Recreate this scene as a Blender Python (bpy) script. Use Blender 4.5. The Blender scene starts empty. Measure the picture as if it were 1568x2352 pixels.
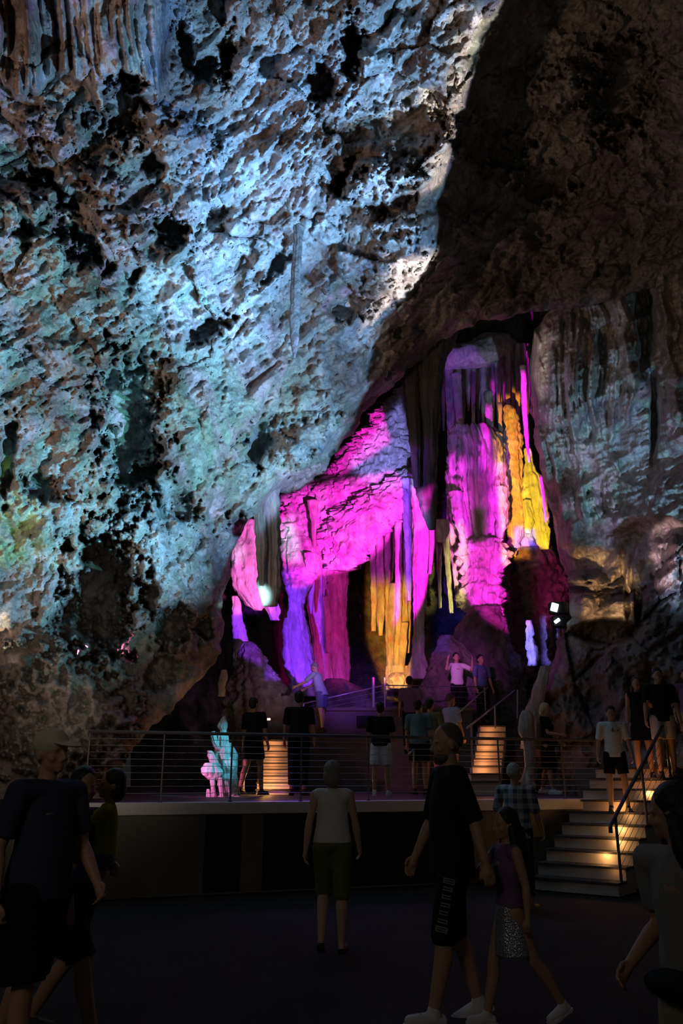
import bpy, bmesh, math, random
import numpy as np
from mathutils import Vector, Matrix
COL = bpy.context.scene.collection
sc = bpy.context.scene
sc.view_settings.view_transform = 'Standard'; sc.view_settings.look = 'None'
sc.view_settings.gamma = 1; sc.view_settings.use_curve_mapping = False
sc.view_settings.exposure = 0.0
# ---------------------------------------------------------------- camera (18 mm lens, tilted up 18 degrees, 1.46 m above the floor)
CZ = 1.46; FP = 1898.0; PITCH = math.radians(17.93)
sp, cp = math.sin(PITCH), math.cos(PITCH)
cam = bpy.data.cameras.new('camera'); camo = bpy.data.objects.new('camera', cam); COL.objects.link(camo)
camo.location = (0, 0, CZ); camo.rotation_euler = (math.pi/2+PITCH, 0, 0)
cam.sensor_fit = 'VERTICAL'; cam.sensor_height = 22.3; cam.sensor_width = 14.87; cam.lens = FP/2352*22.3
cam.clip_end = 300
sc.camera = camo
def ray(px, py):
    dx = (px-784)/FP; u = -(py-1176)/FP
    return dx, cp-u*sp, sp+u*cp
def at(px, py, Y):
    x, y, z = ray(px, py); k = Y/y
    return Vector((x*k, Y, CZ+z*k))
def onz(px, py, z=0.0):
    x, y, d = ray(px, py); k = (z-CZ)/d
    return Vector((x*k, y*k, z))
def at_np(px, py, Y):
    dx = (px-784)/FP; u = -(py-1176)/FP
    y = cp-u*sp; k = Y/y
    return np.stack([dx*k, Y, CZ+(sp+u*cp)*k], -1)
def mpp(px, py, Y):            # metres per photo pixel there
    return (at(px+1, py, Y)-at(px, py, Y)).x
# ---------------------------------------------------------------- noise
_G = np.random.RandomState(5).normal(size=(256, 3)); _G /= np.linalg.norm(_G, axis=1)[:, None]
_P = np.random.RandomState(6).permutation(256)
def _h(i, j, k): return _P[(_P[(_P[i & 255]+j) & 255]+k) & 255]
def perlin(P):
    I = np.floor(P).astype(np.int64); F = P-I; U = F*F*F*(F*(F*6-15)+10)
    out = 0
    for a in (0, 1):
        wx = U[..., 0] if a else 1-U[..., 0]
        for b in (0, 1):
            wy = U[..., 1] if b else 1-U[..., 1]
            for c in (0, 1):
                wz = U[..., 2] if c else 1-U[..., 2]
                g = _G[_h(I[..., 0]+a, I[..., 1]+b, I[..., 2]+c)]
                out = out+wx*wy*wz*(g[..., 0]*(F[..., 0]-a)+g[..., 1]*(F[..., 1]-b)+g[..., 2]*(F[..., 2]-c))
    return out*1.5
def fbm(P, o=4, g=.5, l=2.03):
    s = 0; a = 1; P = P+17.3
    for i in range(o):
        s = s+a*perlin(P); P = P*l+3.7; a *= g
    return s
def ridged(P, o=4, g=.5, l=2.07):
    s = 0; a = 1; P = P+51.1
    for i in range(o):
        s = s+a*(1-2*np.abs(perlin(P))*1.6); P = P*l+9.1; a *= g
    return s*.5
def worley(P):
    I = np.floor(P).astype(np.int64); f1 = np.full(P.shape[:-1], 9.); f2 = f1.copy(); cid = np.zeros(P.shape[:-1])
    for a in (-1, 0, 1):
        for b in (-1, 0, 1):
            for c in (-1, 0, 1):
                J = I+np.array([a, b, c]); h = _h(J[..., 0], J[..., 1], J[..., 2])
                q = J+.5+.42*_G[h]
                d = ((P-q)**2).sum(-1)
                n = d < f1
                f2 = np.where(n, f1, np.minimum(f2, d)); cid = np.where(n, h/255., cid); f1 = np.where(n, d, f1)
    return np.sqrt(f1), np.sqrt(f2), cid
def sstep(a, b, x):
    t = np.clip((x-a)/(b-a), 0, 1); return t*t*(3-2*t)
# ---------------------------------------------------------------- object helpers
def tag(o, label=None, cat=None, group=None, kind=None):
    if label: o['label'] = label
    if cat: o['category'] = cat
    if group: o['group'] = group
    if kind: o['kind'] = kind
    return o
def empty(name, loc=(0, 0, 0), label=None, cat=None, group=None):
    o = bpy.data.objects.new(name, None); COL.objects.link(o); o.location = loc; o.empty_display_size = .1
    return tag(o, label, cat, group)
def link(name, me, mat, parent=None, smooth=True):
    o = bpy.data.objects.new(name, me); COL.objects.link(o)
    if mat is not None:
        me.materials.clear(); me.materials.append(mat)
    if smooth: me.shade_smooth()
    if parent is not None: o.parent = parent
    return o
def npmesh(name, V, F):
    me = bpy.data.meshes.new(name); V = np.asarray(V, dtype=np.float32); F = np.asarray(F, dtype=np.int32)
    me.vertices.add(len(V)); me.vertices.foreach_set('co', V.ravel())
    n = F.shape[1]; me.loops.add(F.size); me.loops.foreach_set('vertex_index', F.ravel())
    me.polygons.add(len(F)); me.polygons.foreach_set('loop_start', np.arange(0, F.size, n, dtype=np.int32))
    me.update(calc_edges=True); me.validate(); return me
class MB:
    """collects simple solids into one mesh"""
    def __init__(s): s.b = bmesh.new()
    def box(s, c, size, rz=0, bev=0, ax=None):
        m = Matrix.Translation(c) @ (Matrix.Rotation(rz, 4, 'Z') if ax is None else ax)
        r = bmesh.ops.create_cube(s.b, size=1, matrix=m @ Matrix.Diagonal((*size, 1)))
        if bev:
            es = list({e for v in r['verts'] for e in v.link_edges})
            bmesh.ops.bevel(s.b, geom=es, offset=bev, segments=2, affect='EDGES')
        return s
    def tube(s, pts, r, n=10, cap=True):
        pts = [Vector(p) for p in pts]; rs = r if isinstance(r, (list, tuple)) else [r]*len(pts)
        rings = []; up = None
        for i, p in enumerate(pts):
            d = ((pts[min(i+1, len(pts)-1)]-p).normalized()+(p-pts[max(i-1, 0)]).normalized()).normalized()
            if up is None:
                up = d.orthogonal().normalized()
            up = (up-d*up.dot(d)).normalized(); w = d.cross(up)
            rings.append([s.b.verts.new(p+(up*math.cos(t)+w*math.sin(t))*rs[i]) for t in [2*math.pi*k/n for k in range(n)]])
        for a, b in zip(rings, rings[1:]):
            for k in range(n): s.b.faces.new((a[k], a[(k+1) % n], b[(k+1) % n], b[k]))
        if cap: s.b.faces.new(rings[0][::-1]); s.b.faces.new(rings[-1])
        return s
    def poly(s, bottom, top):
        a = [s.b.verts.new(p) for p in bottom]; b = [s.b.verts.new(p) for p in top]; n = len(a)
        for k in range(n): s.b.faces.new((a[k], a[(k+1) % n], b[(k+1) % n], b[k]))
        s.b.faces.new(a[::-1]); s.b.faces.new(b); return s
    def build(s, name, mat, parent=None, smooth=False):
        bmesh.ops.recalc_face_normals(s.b, faces=s.b.faces)
        me = bpy.data.meshes.new(name); s.b.to_mesh(me); s.b.free()
        return link(name, me, mat, parent, smooth)
# ---------------------------------------------------------------- materials
def newmat(name):
    m = bpy.data.materials.new(name); m.use_nodes = True
    nt = m.node_tree; return m, nt, nt.nodes['Principled BSDF']
def plain(name, col, rough=.6, metal=0, spec=.3, var=.15, scale=20, bump=0):
    m, nt, b = newmat(name)
    b.inputs['Roughness'].default_value = rough; b.inputs['Metallic'].default_value = metal
    b.inputs['Specular IOR Level'].default_value = spec
    N = nt.nodes; L = nt.links
    tc = N.new('ShaderNodeTexCoord'); no = N.new('ShaderNodeTexNoise'); no.inputs['Scale'].default_value = scale; no.inputs['Detail'].default_value = 5
    L.new(tc.outputs['Object'], no.inputs['Vector'])
    mx = N.new('ShaderNodeMix'); mx.data_type = 'RGBA'
    mx.inputs[6].default_value = tuple(c*(1-var) for c in col)+(1,); mx.inputs[7].default_value = tuple(min(1, c*(1+var)) for c in col)+(1,)
    L.new(no.outputs['Fac'], mx.inputs[0]); L.new(mx.outputs[2], b.inputs['Base Color'])
    if bump:
        bp = N.new('ShaderNodeBump'); bp.inputs['Strength'].default_value = bump; bp.inputs['Distance'].default_value = .02
        L.new(no.outputs['Fac'], bp.inputs['Height']); L.new(bp.outputs[0], b.inputs['Normal'])
    return m
def rockmat(name, c1, c2, c3, s=(1, 1, 1), scale=1.0, bump=.6, rough=.6, rot=(0, 0, 0), dist=.12, spec=.35):
    m, nt, b = newmat(name); N = nt.nodes; L = nt.links
    b.inputs['Specular IOR Level'].default_value = spec
    tc = N.new('ShaderNodeTexCoord'); mp = N.new('ShaderNodeMapping'); mp.inputs['Scale'].default_value = s; mp.inputs['Rotation'].default_value = rot
    L.new(tc.outputs['Object'], mp.inputs['Vector'])
    def noise(sc_, det, ro=.6, ty='FBM', di=0):
        n = N.new('ShaderNodeTexNoise'); n.noise_type = ty; n.inputs['Scale'].default_value = sc_*scale; n.inputs['Detail'].default_value = det
        n.inputs['Roughness'].default_value = ro; n.inputs['Distortion'].default_value = di
        L.new(mp.outputs[0], n.inputs['Vector']); return n
    a = noise(.45, 6, .65, di=.6); f = noise(3.2, 8, .7, di=.3)
    r = N.new('ShaderNodeValToRGB'); e = r.color_ramp.elements
    e[0].position = .36; e[0].color = (*c1, 1); e[1].position = .66; e[1].color = (*c3, 1); k = e.new(.5); k.color = (*c2, 1)
    L.new(a.outputs['Fac'], r.inputs['Fac'])
    mr = N.new('ShaderNodeMapRange'); mr.inputs[1].default_value = .3; mr.inputs[2].default_value = .7; mr.inputs[3].default_value = .45; mr.inputs[4].default_value = 1.35
    L.new(f.outputs['Fac'], mr.inputs[0])
    mu = N.new('ShaderNodeMix'); mu.data_type = 'RGBA'; mu.blend_type = 'MULTIPLY'; mu.inputs[0].default_value = 1
    L.new(r.outputs[0], mu.inputs[6]); L.new(mr.outputs[0], mu.inputs[7]); L.new(mu.outputs[2], b.inputs['Base Color'])
    g = noise(1.6, 10, .68, di=.4)
    v = N.new('ShaderNodeTexVoronoi'); v.feature = 'F1'; v.inputs['Scale'].default_value = 4.5*scale; v.inputs['Detail'].default_value = 2
    L.new(mp.outputs[0], v.inputs['Vector'])
    ad = N.new('ShaderNodeMath'); ad.operation = 'MULTIPLY_ADD'; ad.inputs[1].default_value = .25
    L.new(v.outputs['Distance'], ad.inputs[0]); L.new(g.outputs['Fac'], ad.inputs[2])
    bp = N.new('ShaderNodeBump'); bp.inputs['Strength'].default_value = bump; bp.inputs['Distance'].default_value = dist*2.2
    L.new(ad.outputs[0], bp.inputs['Height']); L.new(bp.outputs[0], b.inputs['Normal'])
    b.inputs['Roughness'].default_value = rough
    return m
M = {}
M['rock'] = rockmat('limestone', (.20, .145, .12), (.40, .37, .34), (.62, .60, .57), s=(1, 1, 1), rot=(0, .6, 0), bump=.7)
M['ceil'] = rockmat('shaded_limestone', (.13, .11, .10), (.22, .205, .19), (.36, .35, .32), bump=.6)  # limestone again, with the unlit ceiling's shade put into its colour
M['drip'] = rockmat('dripstone', (.28, .24, .21), (.45, .42, .38), (.6, .58, .55), s=(2.2, 2.2, .35), bump=.5, dist=.06)
M['pale'] = rockmat('pale_dripstone', (.45, .42, .40), (.6, .58, .56), (.75, .73, .7), s=(1.6, 1.6, .5), bump=.55, dist=.08)
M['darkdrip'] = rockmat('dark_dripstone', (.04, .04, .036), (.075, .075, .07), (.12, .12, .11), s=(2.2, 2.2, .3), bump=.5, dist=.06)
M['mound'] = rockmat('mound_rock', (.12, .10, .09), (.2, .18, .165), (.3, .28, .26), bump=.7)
# ---------------------------------------------------------------- lights: shuttered profile spots of the cave's light show
def lamp(name, pos, aim, color, power, cone=60, blend=.5, size=.08, poly=None, soft=.02, tints=None, tscale=3.0, contrast=(.35, .65)):
    Ld = bpy.data.lights.new(name, 'SPOT'); Ld.energy = power; Ld.color = color if tints is None else (1, 1, 1)
    Ld.spot_size = math.radians(cone); Ld.spot_blend = blend; Ld.shadow_soft_size = size
    o = bpy.data.objects.new(name, Ld); COL.objects.link(o)
    pos = Vector(pos)
    if poly: aim = sum((Vector(p) for p in poly), Vector())/len(poly)
    q = (Vector(aim)-pos).to_track_quat('-Z', 'Y'); o.location = pos; o.rotation_mode = 'QUATERNION'; o.rotation_quaternion = q
    if poly:
        ax = (Vector(aim)-pos).normalized()
        mxa = max(ax.angle(Vector(p)-pos) for p in poly); Ld.spot_size = min(math.radians(170), 2.3*mxa+.05); Ld.spot_blend = .15
    if poly or tints:
        Ld.use_nodes = True; nt = Ld.node_tree; N = nt.nodes; L = nt.links; em = N['Emission']
        tc = N.new('ShaderNodeTexCoord'); last = None
        R = q.to_matrix().transposed()
        if poly:
            n = len(poly)
            for i in range(n):
                a = Vector(poly[i])-pos; b = Vector(poly[(i+1) % n])-pos
                nn = a.cross(b).normalized()
                if nn.dot(Vector(aim)-pos) < 0: nn = -nn
                d = N.new('ShaderNodeVectorMath'); d.operation = 'DOT_PRODUCT'; d.inputs[1].default_value = R @ nn
                L.new(tc.outputs['Normal'], d.inputs[0])
                mr = N.new('ShaderNodeMapRange'); mr.interpolation_type = 'SMOOTHSTEP'; s_ = soft[i] if isinstance(soft, (list, tuple)) else soft
                mr.inputs[1].default_value = -s_; mr.inputs[2].default_value = s_
                L.new(d.outputs['Value'], mr.inputs[0])
                if last is None: last = mr.outputs[0]
                else:
                    mm = N.new('ShaderNodeMath'); mm.operation = 'MULTIPLY'; L.new(last, mm.inputs[0]); L.new(mr.outputs[0], mm.inputs[1]); last = mm.outputs[0]
            L.new(last, em.inputs['Strength'])
        if tints:
            no = N.new('ShaderNodeTexNoise'); no.inputs['Scale'].default_value = tscale; no.inputs['Detail'].default_value = 5; no.inputs['Roughness'].default_value = .65
            no.inputs['Distortion'].default_value = .8
            L.new(tc.outputs['Normal'], no.inputs['Vector'])
            cr = N.new('ShaderNodeValToRGB'); e = cr.color_ramp.elements; k = len(tints)
            lo, hi = contrast
            e[0].position = lo; e[0].color = (*tints[0], 1); e[1].position = hi; e[1].color = (*tints[-1], 1)
            for j in range(1, k-1):
                x = e.new(lo+(hi-lo)*j/(k-1)); x.color = (*tints[j], 1)
            L.new(no.outputs['Fac'], cr.inputs['Fac']); L.new(cr.outputs[0], em.inputs['Color'])
    return o
# ================================================================ rock shells
def tps(ctrl, px, py):
    c = np.array(ctrl, float); X = c[:, :2]/1000.; v = c[:, 2]; n = len(c)
    def k(r2): return .5*r2*np.log(r2+1e-9)
    K = k(((X[:, None]-X[None])**2).sum(-1))+np.eye(n)*1e-4
    Pm = np.hstack([np.ones((n, 1)), X]); A = np.zeros((n+3, n+3)); A[:n, :n] = K; A[:n, n:] = Pm; A[n:, :n] = Pm.T
    w = np.linalg.solve(A, np.concatenate([v, [0, 0, 0]]))
    x = px/1000.; y = py/1000.; out = w[n]+w[n+1]*x+w[n+2]*y
    for i in range(n): out = out+w[i]*k((x-X[i, 0])**2+(y-X[i, 1])**2)
    return out
def sdpoly(px, py, poly):
    """signed distance (positive inside) and nearest boundary point"""
    best = np.full(px.shape, 1e9); qx = px.copy(); qy = py.copy(); ins = np.zeros(px.shape, bool)
    n = len(poly)
    for i in range(n):
        x0, y0 = poly[i]; x1, y1 = poly[(i+1) % n]; dx = x1-x0; dy = y1-y0
        t = np.clip(((px-x0)*dx+(py-y0)*dy)/(dx*dx+dy*dy), 0, 1); ax = x0+t*dx; ay = y0+t*dy
        d = np.hypot(px-ax, py-ay); m = d < best
        best = np.where(m, d, best); qx = np.where(m, ax, qx); qy = np.where(m, ay, qy)
        c = ((y0 > py) != (y1 > py)) & (px < (x1-x0)*(py-y0)/((y1-y0) if y1 != y0 else 1e-9)+x0)
        ins ^= c
    return np.where(ins, best, -best), qx, qy
def axis(lo, a, b, hi, fine, coarse):
    return np.concatenate([np.arange(lo, a, coarse), np.arange(a, b, fine), np.arange(b, hi+1, coarse)])
def shell(name, xs, ys, ctrl, poly, keep_inside, relief, mat, lip=70, lipk=.05, jag=10, rim=.7, rimw=45, kind='structure'):
    gx, gy = np.meshgrid(xs, ys); px = gx.astype(float); py = gy.astype(float)
    P2 = np.stack([px/70., py/70., np.zeros_like(px)], -1)
    if poly is not None:
        jx = jag*fbm(P2*1.3, 3); sd, qx, qy = sdpoly(px, py, poly)
        if not keep_inside: sd = -sd
        out = np.maximum(-sd-jx*0, 0)
        m = sd < 0
        ox = (qx-px); oy = (qy-py); L_ = np.hypot(ox, oy)+1e-6
        j2 = jag*fbm(np.stack([qx/45., qy/45., np.zeros_like(qx)], -1), 3)
        px = np.where(m, qx+ox/L_*(.12*out), px); py = np.where(m, qy+oy/L_*(.12*out), py)
        w = np.exp(-np.maximum(sd, 0)/25.)
        px = px+ox/L_*np.where(m, 1, -1)*j2*w; py = py+oy/L_*np.where(m, 1, -1)*j2*w
    else:
        sd = np.full(px.shape, 500.); out = np.zeros_like(px)
    Y = tps(ctrl, px, py)
    base = at_np(px, py, Y)
    Y = Y+relief(base, px, py, sd)
    if poly is not None: Y = Y+rim*np.clip(1-np.maximum(sd, 0)/rimw, 0, 1)**2+out*lipk
    V = at_np(px, py, Y)
    h, w_ = px.shape; idx = np.arange(h*w_).reshape(h, w_)
    F = np.stack([idx[:-1, :-1], idx[1:, :-1], idx[1:, 1:], idx[:-1, 1:]], -1).reshape(-1, 4)
    ok = (out < lip).ravel(); F = F[ok[F].all(1)]
    used = np.unique(F); rm = np.full(h*w_, -1); rm[used] = np.arange(len(used))
    me = npmesh(name, V.reshape(-1, 3)[used], rm[F]); o = link(name, me, mat); tag(o, kind=kind); return o

# ---- the near mass: left wall and the overhanging ceiling
OPEN = [(505, 1500), (508, 1400), (530, 1290), (548, 1225), (580, 1190), (625, 1142), (725, 1108), (748, 1075), (785, 1018), (822, 978), (850, 925), (905, 880), (925, 860),
        (1008, 800), (1040, 765), (1110, 737), (1215, 719), (1310, 713), (1390, 695), (1470, 668), (1580, 628), (2400, 420), (2400, 2700), (262, 2700), (262, 1900), (276, 1765), (330, 1690), (430, 1590)]
RIDGE = [(1190, -200), (1130, -20), (1060, 130), (1042, 250), (1005, 370), (935, 450), (968, 530), (972, 620), (905, 760), (862, 900), (800, 990)]
YN = [(-600, 2400, 12), (-600, 1500, 11), (-600, 700, 9), (-600, -200, 7), (-600, -900, 5), (0, 2300, 13.6), (0, 1750, 13.4), (0, 1300, 13), (0, 800, 12), (0, 300, 10.8), (0, 0, 10), (0, -600, 7.5),
      (300, 1700, 14.2), (300, 1300, 14.3), (300, 1000, 13.8), (300, 500, 12.4), (350, 100, 11), (500, 1500, 16.2), (520, 1250, 16.4), (620, 1130, 16.8), (600, 900, 15.4), (600, 500, 13.3), (600, 100, 11.6), (700, -500, 9),
      (740, 1070, 17.2), (850, 900, 16.8), (800, 650, 14.8), (960, 600, 14.4), (1000, 300, 12.6), (1100, 0, 10.9), (1200, -600, 8), (1010, 790, 17.6), (1200, 710, 17.6), (1200, 400, 14.2), (1300, 0, 11),
      (1400, 690, 17.2), (1568, 630, 16.2), (1568, 300, 12.4), (1568, 0, 10), (2200, 400, 10), (2200, -100, 7), (2200, -900, 5)]
# hollows and bulges seen in the wall: px, py, rx, ry, turn, metres (+ deeper)
FEAT = [(238, 1350, 88, 160, .05, 2.8), (200, 1450, 100, 55, .5, 1.8), (300, 990, 78, 190, -.12, 1.3), (905, 478, 55, 26, -.3, .9), (330, 880, 70, 80, .3, .5), (590, 1015, 26, 60, .2, 1.1), (430, 1165, 45, 30, .6, .8),
        (550, 1205, 34, 26, .5, 1.4), (785, 410, 16, 48, .55, 1.2), (865, 425, 85, 60, -.4, -.9), (806, 110, 26, 75, .0, 1.3), (740, 190, 38, 50, -.2, 1.0), (425, 110, 20, 75, -.25, 1.1), (470, 165, 30, 30, .3, 1.0),
        (395, 530, 48, 40, .4, 1.2), (180, 560, 110, 30, .75, .9), (110, 430, 90, 24, .7, .9), (215, 330, 45, 70, .1, .8), (60, 530, 30, 45, 0, .6), (285, 250, 50, 90, .1, 1.1), (350, 380, 26, 30, 0, .8),
        (520, 130, 22, 70, .1, .9), (310, 640, 14, 34, .5, .8), (640, 610, 60, 16, -.9, .9), (480, 760, 60, 22, -.6, .9), (790, 710, 42, 32, 0, .9), (600, 1000, 60, 30, -.8, .5), (150, 1640, 175, 170, 0, -1.5),
        (400, 1440, 46, 50, .2, 1.2), (370, 1540, 30, 60, .3, 1.1), (470, 1450, 20, 34, .1, 1.0), (345, 1370, 20, 50, .1, 1.0), (100, 1120, 60, 30, .3, .7), (20, 1050, 18, 120, .1, .5),
        (930, 280, 90, 60, .2, .6), (905, 620, 55, 110, .5, -.5), (700, 1010, 80, 40, -.6, -.5), (130, 300, 80, 60, .3, -.5), (240, 440, 55, 45, .2, -.6), (90, 480, 45, 45, 0, -.5), (290, 520, 60, 50, .3, -.4),
        (430, 330, 70, 60, .2, -.4), (1120, 330, 110, 60, .5, .8), (1250, 420, 70, 50, .3, .7), (1420, 200, 80, 120, .2, .8), (1300, 200, 90, 50, -.5, -.6), (1180, 560, 120, 50, .4, -.5)]
def near_relief(B, px, py, sd):
    S = B.copy()
    # streaks run from upper right to lower left on the main face
    t = .75; x = B[..., 0]; z = B[..., 2]
    u = x*math.cos(t)+z*math.sin(t); v = -x*math.sin(t)+z*math.cos(t)
    S[..., 0] = u*.75; S[..., 2] = v*1.5
    W = B+.6*np.stack([fbm(B*.7+9, 3), 0*x, fbm(B*.7+31, 3)], -1)
    rs, _, _ = sdpoly(px, py, RIDGE+[(3000, 990), (3000, -200)])
    right = sstep(-20, 60, rs)
    r = .55*fbm(B*.28, 3)
    r = r-.40*ridged(S*np.array([.5, .6, .8]), 6, .6)*(1-.35*right)
    f1, f2, cid = worley(W*.85); e = np.clip((f2-f1)/.16, 0, 1)
    blk = (cid-.5)*.75-.08*e
    f1b, f2b, cb = worley(W*2.3+5); eb = np.clip((f2b-f1b)/.2, 0, 1)
    up = sstep(1100, 500, py)
    r = r+blk*(.35+.65*up)*(1-.3*right)+((cb-.5)*.2-.02*eb)*(.5+.5*up)
    r = r+.13*fbm(S*3.1, 4, .6)+.10*np.abs(fbm(W*1.9, 3))
    # vertical drapery: top left curtain, lower left flowstone
    vx = B[..., 0]+.15*fbm(B*.5, 2); vz = B[..., 2]*.12
    fl = ridged(np.stack([vx*2.0, 0*vx, vz], -1), 3, .6)
    edge = 165+40*np.sin(px/33.)+.25*px+30*fbm(np.stack([px/30., px*0, px*0], -1), 2)
    cur = sstep(395, 350, px)*sstep(edge+14, edge-6, py)*sstep(10, 60, px+200)
    r = r*(1-.75*cur)+cur*(-1.0-.45*fl)
    low = sstep(900, 1300, py)*sstep(620, 300, px)
    r = r-low*.28*ridged(np.stack([vx*1.6+z*.15, 0*vx, z*.25], -1), 4, .6)
    sm = sstep(1380, 1500, py)*sstep(420, 330, px)
    r = r*(1-.7*sm)
    for fx, fy, rx, ry, a, d in FEAT:
        ca, sa = math.cos(a), math.sin(a); m = (np.abs(px-fx) < 2.2*max(rx, ry)) & (np.abs(py-fy) < 2.2*max(rx, ry))
        if not m.any(): continue
        wv = np.stack([px[m]/34., py[m]/34., px[m]*0], -1); qx = px[m]-fx+.45*rx*fbm(wv+40, 3); qy = py[m]-fy+.45*ry*fbm(wv+80, 3)
        q = np.hypot((qx*ca+qy*sa)/rx, (-qx*sa+qy*ca)/ry)+.35*fbm(wv*1.6, 4, .6)
        k = sstep(1.15, .45, q) if d > 0 else np.sqrt(np.clip(1-q*q, 0, 1))
        if d > 0: r[m] = r[m]*(1-.5*k)
        r[m] += d*k
    # past the ridge the ceiling turns up and away
    r = r+1.3*sstep(0, 160, rs)*sstep(-50, 100, sd)
    r = r-.5*np.exp(-(rs/70.)**2)*sstep(60, 160, sd)
    return r
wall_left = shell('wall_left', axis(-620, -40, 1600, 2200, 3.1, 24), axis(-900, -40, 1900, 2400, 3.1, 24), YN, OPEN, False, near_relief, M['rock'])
# one rock split: ceiling right of the ridge, its shade painted in darker
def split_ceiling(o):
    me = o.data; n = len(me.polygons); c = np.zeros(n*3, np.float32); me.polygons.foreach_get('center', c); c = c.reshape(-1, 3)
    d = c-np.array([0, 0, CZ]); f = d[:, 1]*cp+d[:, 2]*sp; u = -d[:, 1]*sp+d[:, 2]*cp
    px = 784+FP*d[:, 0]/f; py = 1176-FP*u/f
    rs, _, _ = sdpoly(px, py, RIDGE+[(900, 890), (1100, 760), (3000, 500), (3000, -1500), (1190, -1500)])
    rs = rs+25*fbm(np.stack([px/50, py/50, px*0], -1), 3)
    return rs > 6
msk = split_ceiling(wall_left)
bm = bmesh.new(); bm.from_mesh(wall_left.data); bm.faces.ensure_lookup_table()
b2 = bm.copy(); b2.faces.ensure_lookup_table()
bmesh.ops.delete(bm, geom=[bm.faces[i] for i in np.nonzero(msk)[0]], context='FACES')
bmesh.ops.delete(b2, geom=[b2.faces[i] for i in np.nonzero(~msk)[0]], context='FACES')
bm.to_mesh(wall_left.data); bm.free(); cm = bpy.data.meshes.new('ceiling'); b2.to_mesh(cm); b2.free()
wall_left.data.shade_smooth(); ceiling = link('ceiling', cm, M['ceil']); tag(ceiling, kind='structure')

# ---- right wall: hung with pipes and drapery
RW = [(1268, 700), (1228, 755), (1210, 830), (1214, 900), (1226, 1000), (1246, 1100), (1270, 1200), (1290, 1290), (1320, 1350), (1330, 1600), (2300, 1600), (2300, 500), (1400, 560)]
YR = [(1200, 700, 22), (1215, 1000, 21.5), (1260, 1300, 21), (1320, 1500, 20.5), (1330, 760, 20), (1400, 1000, 19.8), (1400, 1300, 19.6), (1568, 640, 17.5), (1568, 1000, 17.5), (1568, 1300, 17.6), (2300, 900, 13), (2300, 1500, 13), (1700, 500, 15)]
def drape_relief(B, px, py, sd):
    x, z = B[..., 0], B[..., 2]; y = B[..., 1]
    w = fbm(B*.45, 3)
    # hanging rows: each row has its own lower edge, under it the wall steps back
    r = .5*fbm(B*.35, 3)
    for k, (zz, amp) in enumerate([(10.2, .9), (7.6, .8), (5.2, .7)]):
        ph = z-zz-.9*fbm(np.stack([x*.5+k*7, x*0, z*0], -1), 2)-.45*np.sin(x*1.1+k*2)
        st = (ph*.45) % 1.0
        r = r-amp*.5*sstep(-.1, .25, ph)*np.exp(-np.maximum(ph, 0)*.5)
    bx = x+.18*w
    fl = ridged(np.stack([bx*2.3, x*0, z*.10], -1), 2, .5); f2 = ridged(np.stack([bx*5.6, x*0+4, z*.16], -1), 2, .5)
    mod = sstep(-.5, .3, fbm(np.stack([x*.7, x*0, z*.35], -1), 3))
    r = r-(1.0*fl+.5*f2)*mod
    r = r-.34*ridged(np.stack([x*.8+z*.5, y*0, z*.9-x*.4], -1), 4, .6)+.09*fbm(B*3., 4, .6)
    dome = np.clip(1-((px-1290)/85.)**2-((py-850)/135.)**2, 0, 1)
    r = r-1.2*np.sqrt(dome)
    for fx, fy, rx, ry, d in [(1478, 740, 20, 110, 1.6), (1502, 980, 14, 110, 1.2), (1470, 690, 30, 30, .8), (1385, 800, 18, 50, .6)]:
        q = np.hypot((px-fx)/rx, (py-fy)/ry)+.5*w+.3*fbm(np.stack([px/22., py/60., px*0], -1), 3); r = r+d*sstep(1.2, .3, q)
    return r
shell('wall_right', axis(1100, 1140, 1620, 2300, 2.6, 20), axis(480, 600, 1560, 1600, 2.6, 20), YR, RW, True, drape_relief, M['drip'], lip=60, jag=8, rim=1.2, rimw=40)
# ---- back of the far chamber
def back_relief(B, px, py, sd):
    return .9*fbm(B*.3, 3)-.5*ridged(np.stack([B[..., 0]*1.2, B[..., 1]*0, B[..., 2]*.3], -1), 4, .6)+.1*fbm(B*2.5, 3)
shell('wall_back', axis(300, 300, 1700, 1700, 6, 6), axis(400, 400, 2000, 2000, 6, 6), [(300, 400, 27), (300, 1900, 27), (700, 1500, 27.5), (1000, 1300, 30), (1200, 1000, 29), (1700, 400, 27), (1700, 1900, 27), (1000, 700, 27)], None, True, back_relief, M['mound'])
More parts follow.
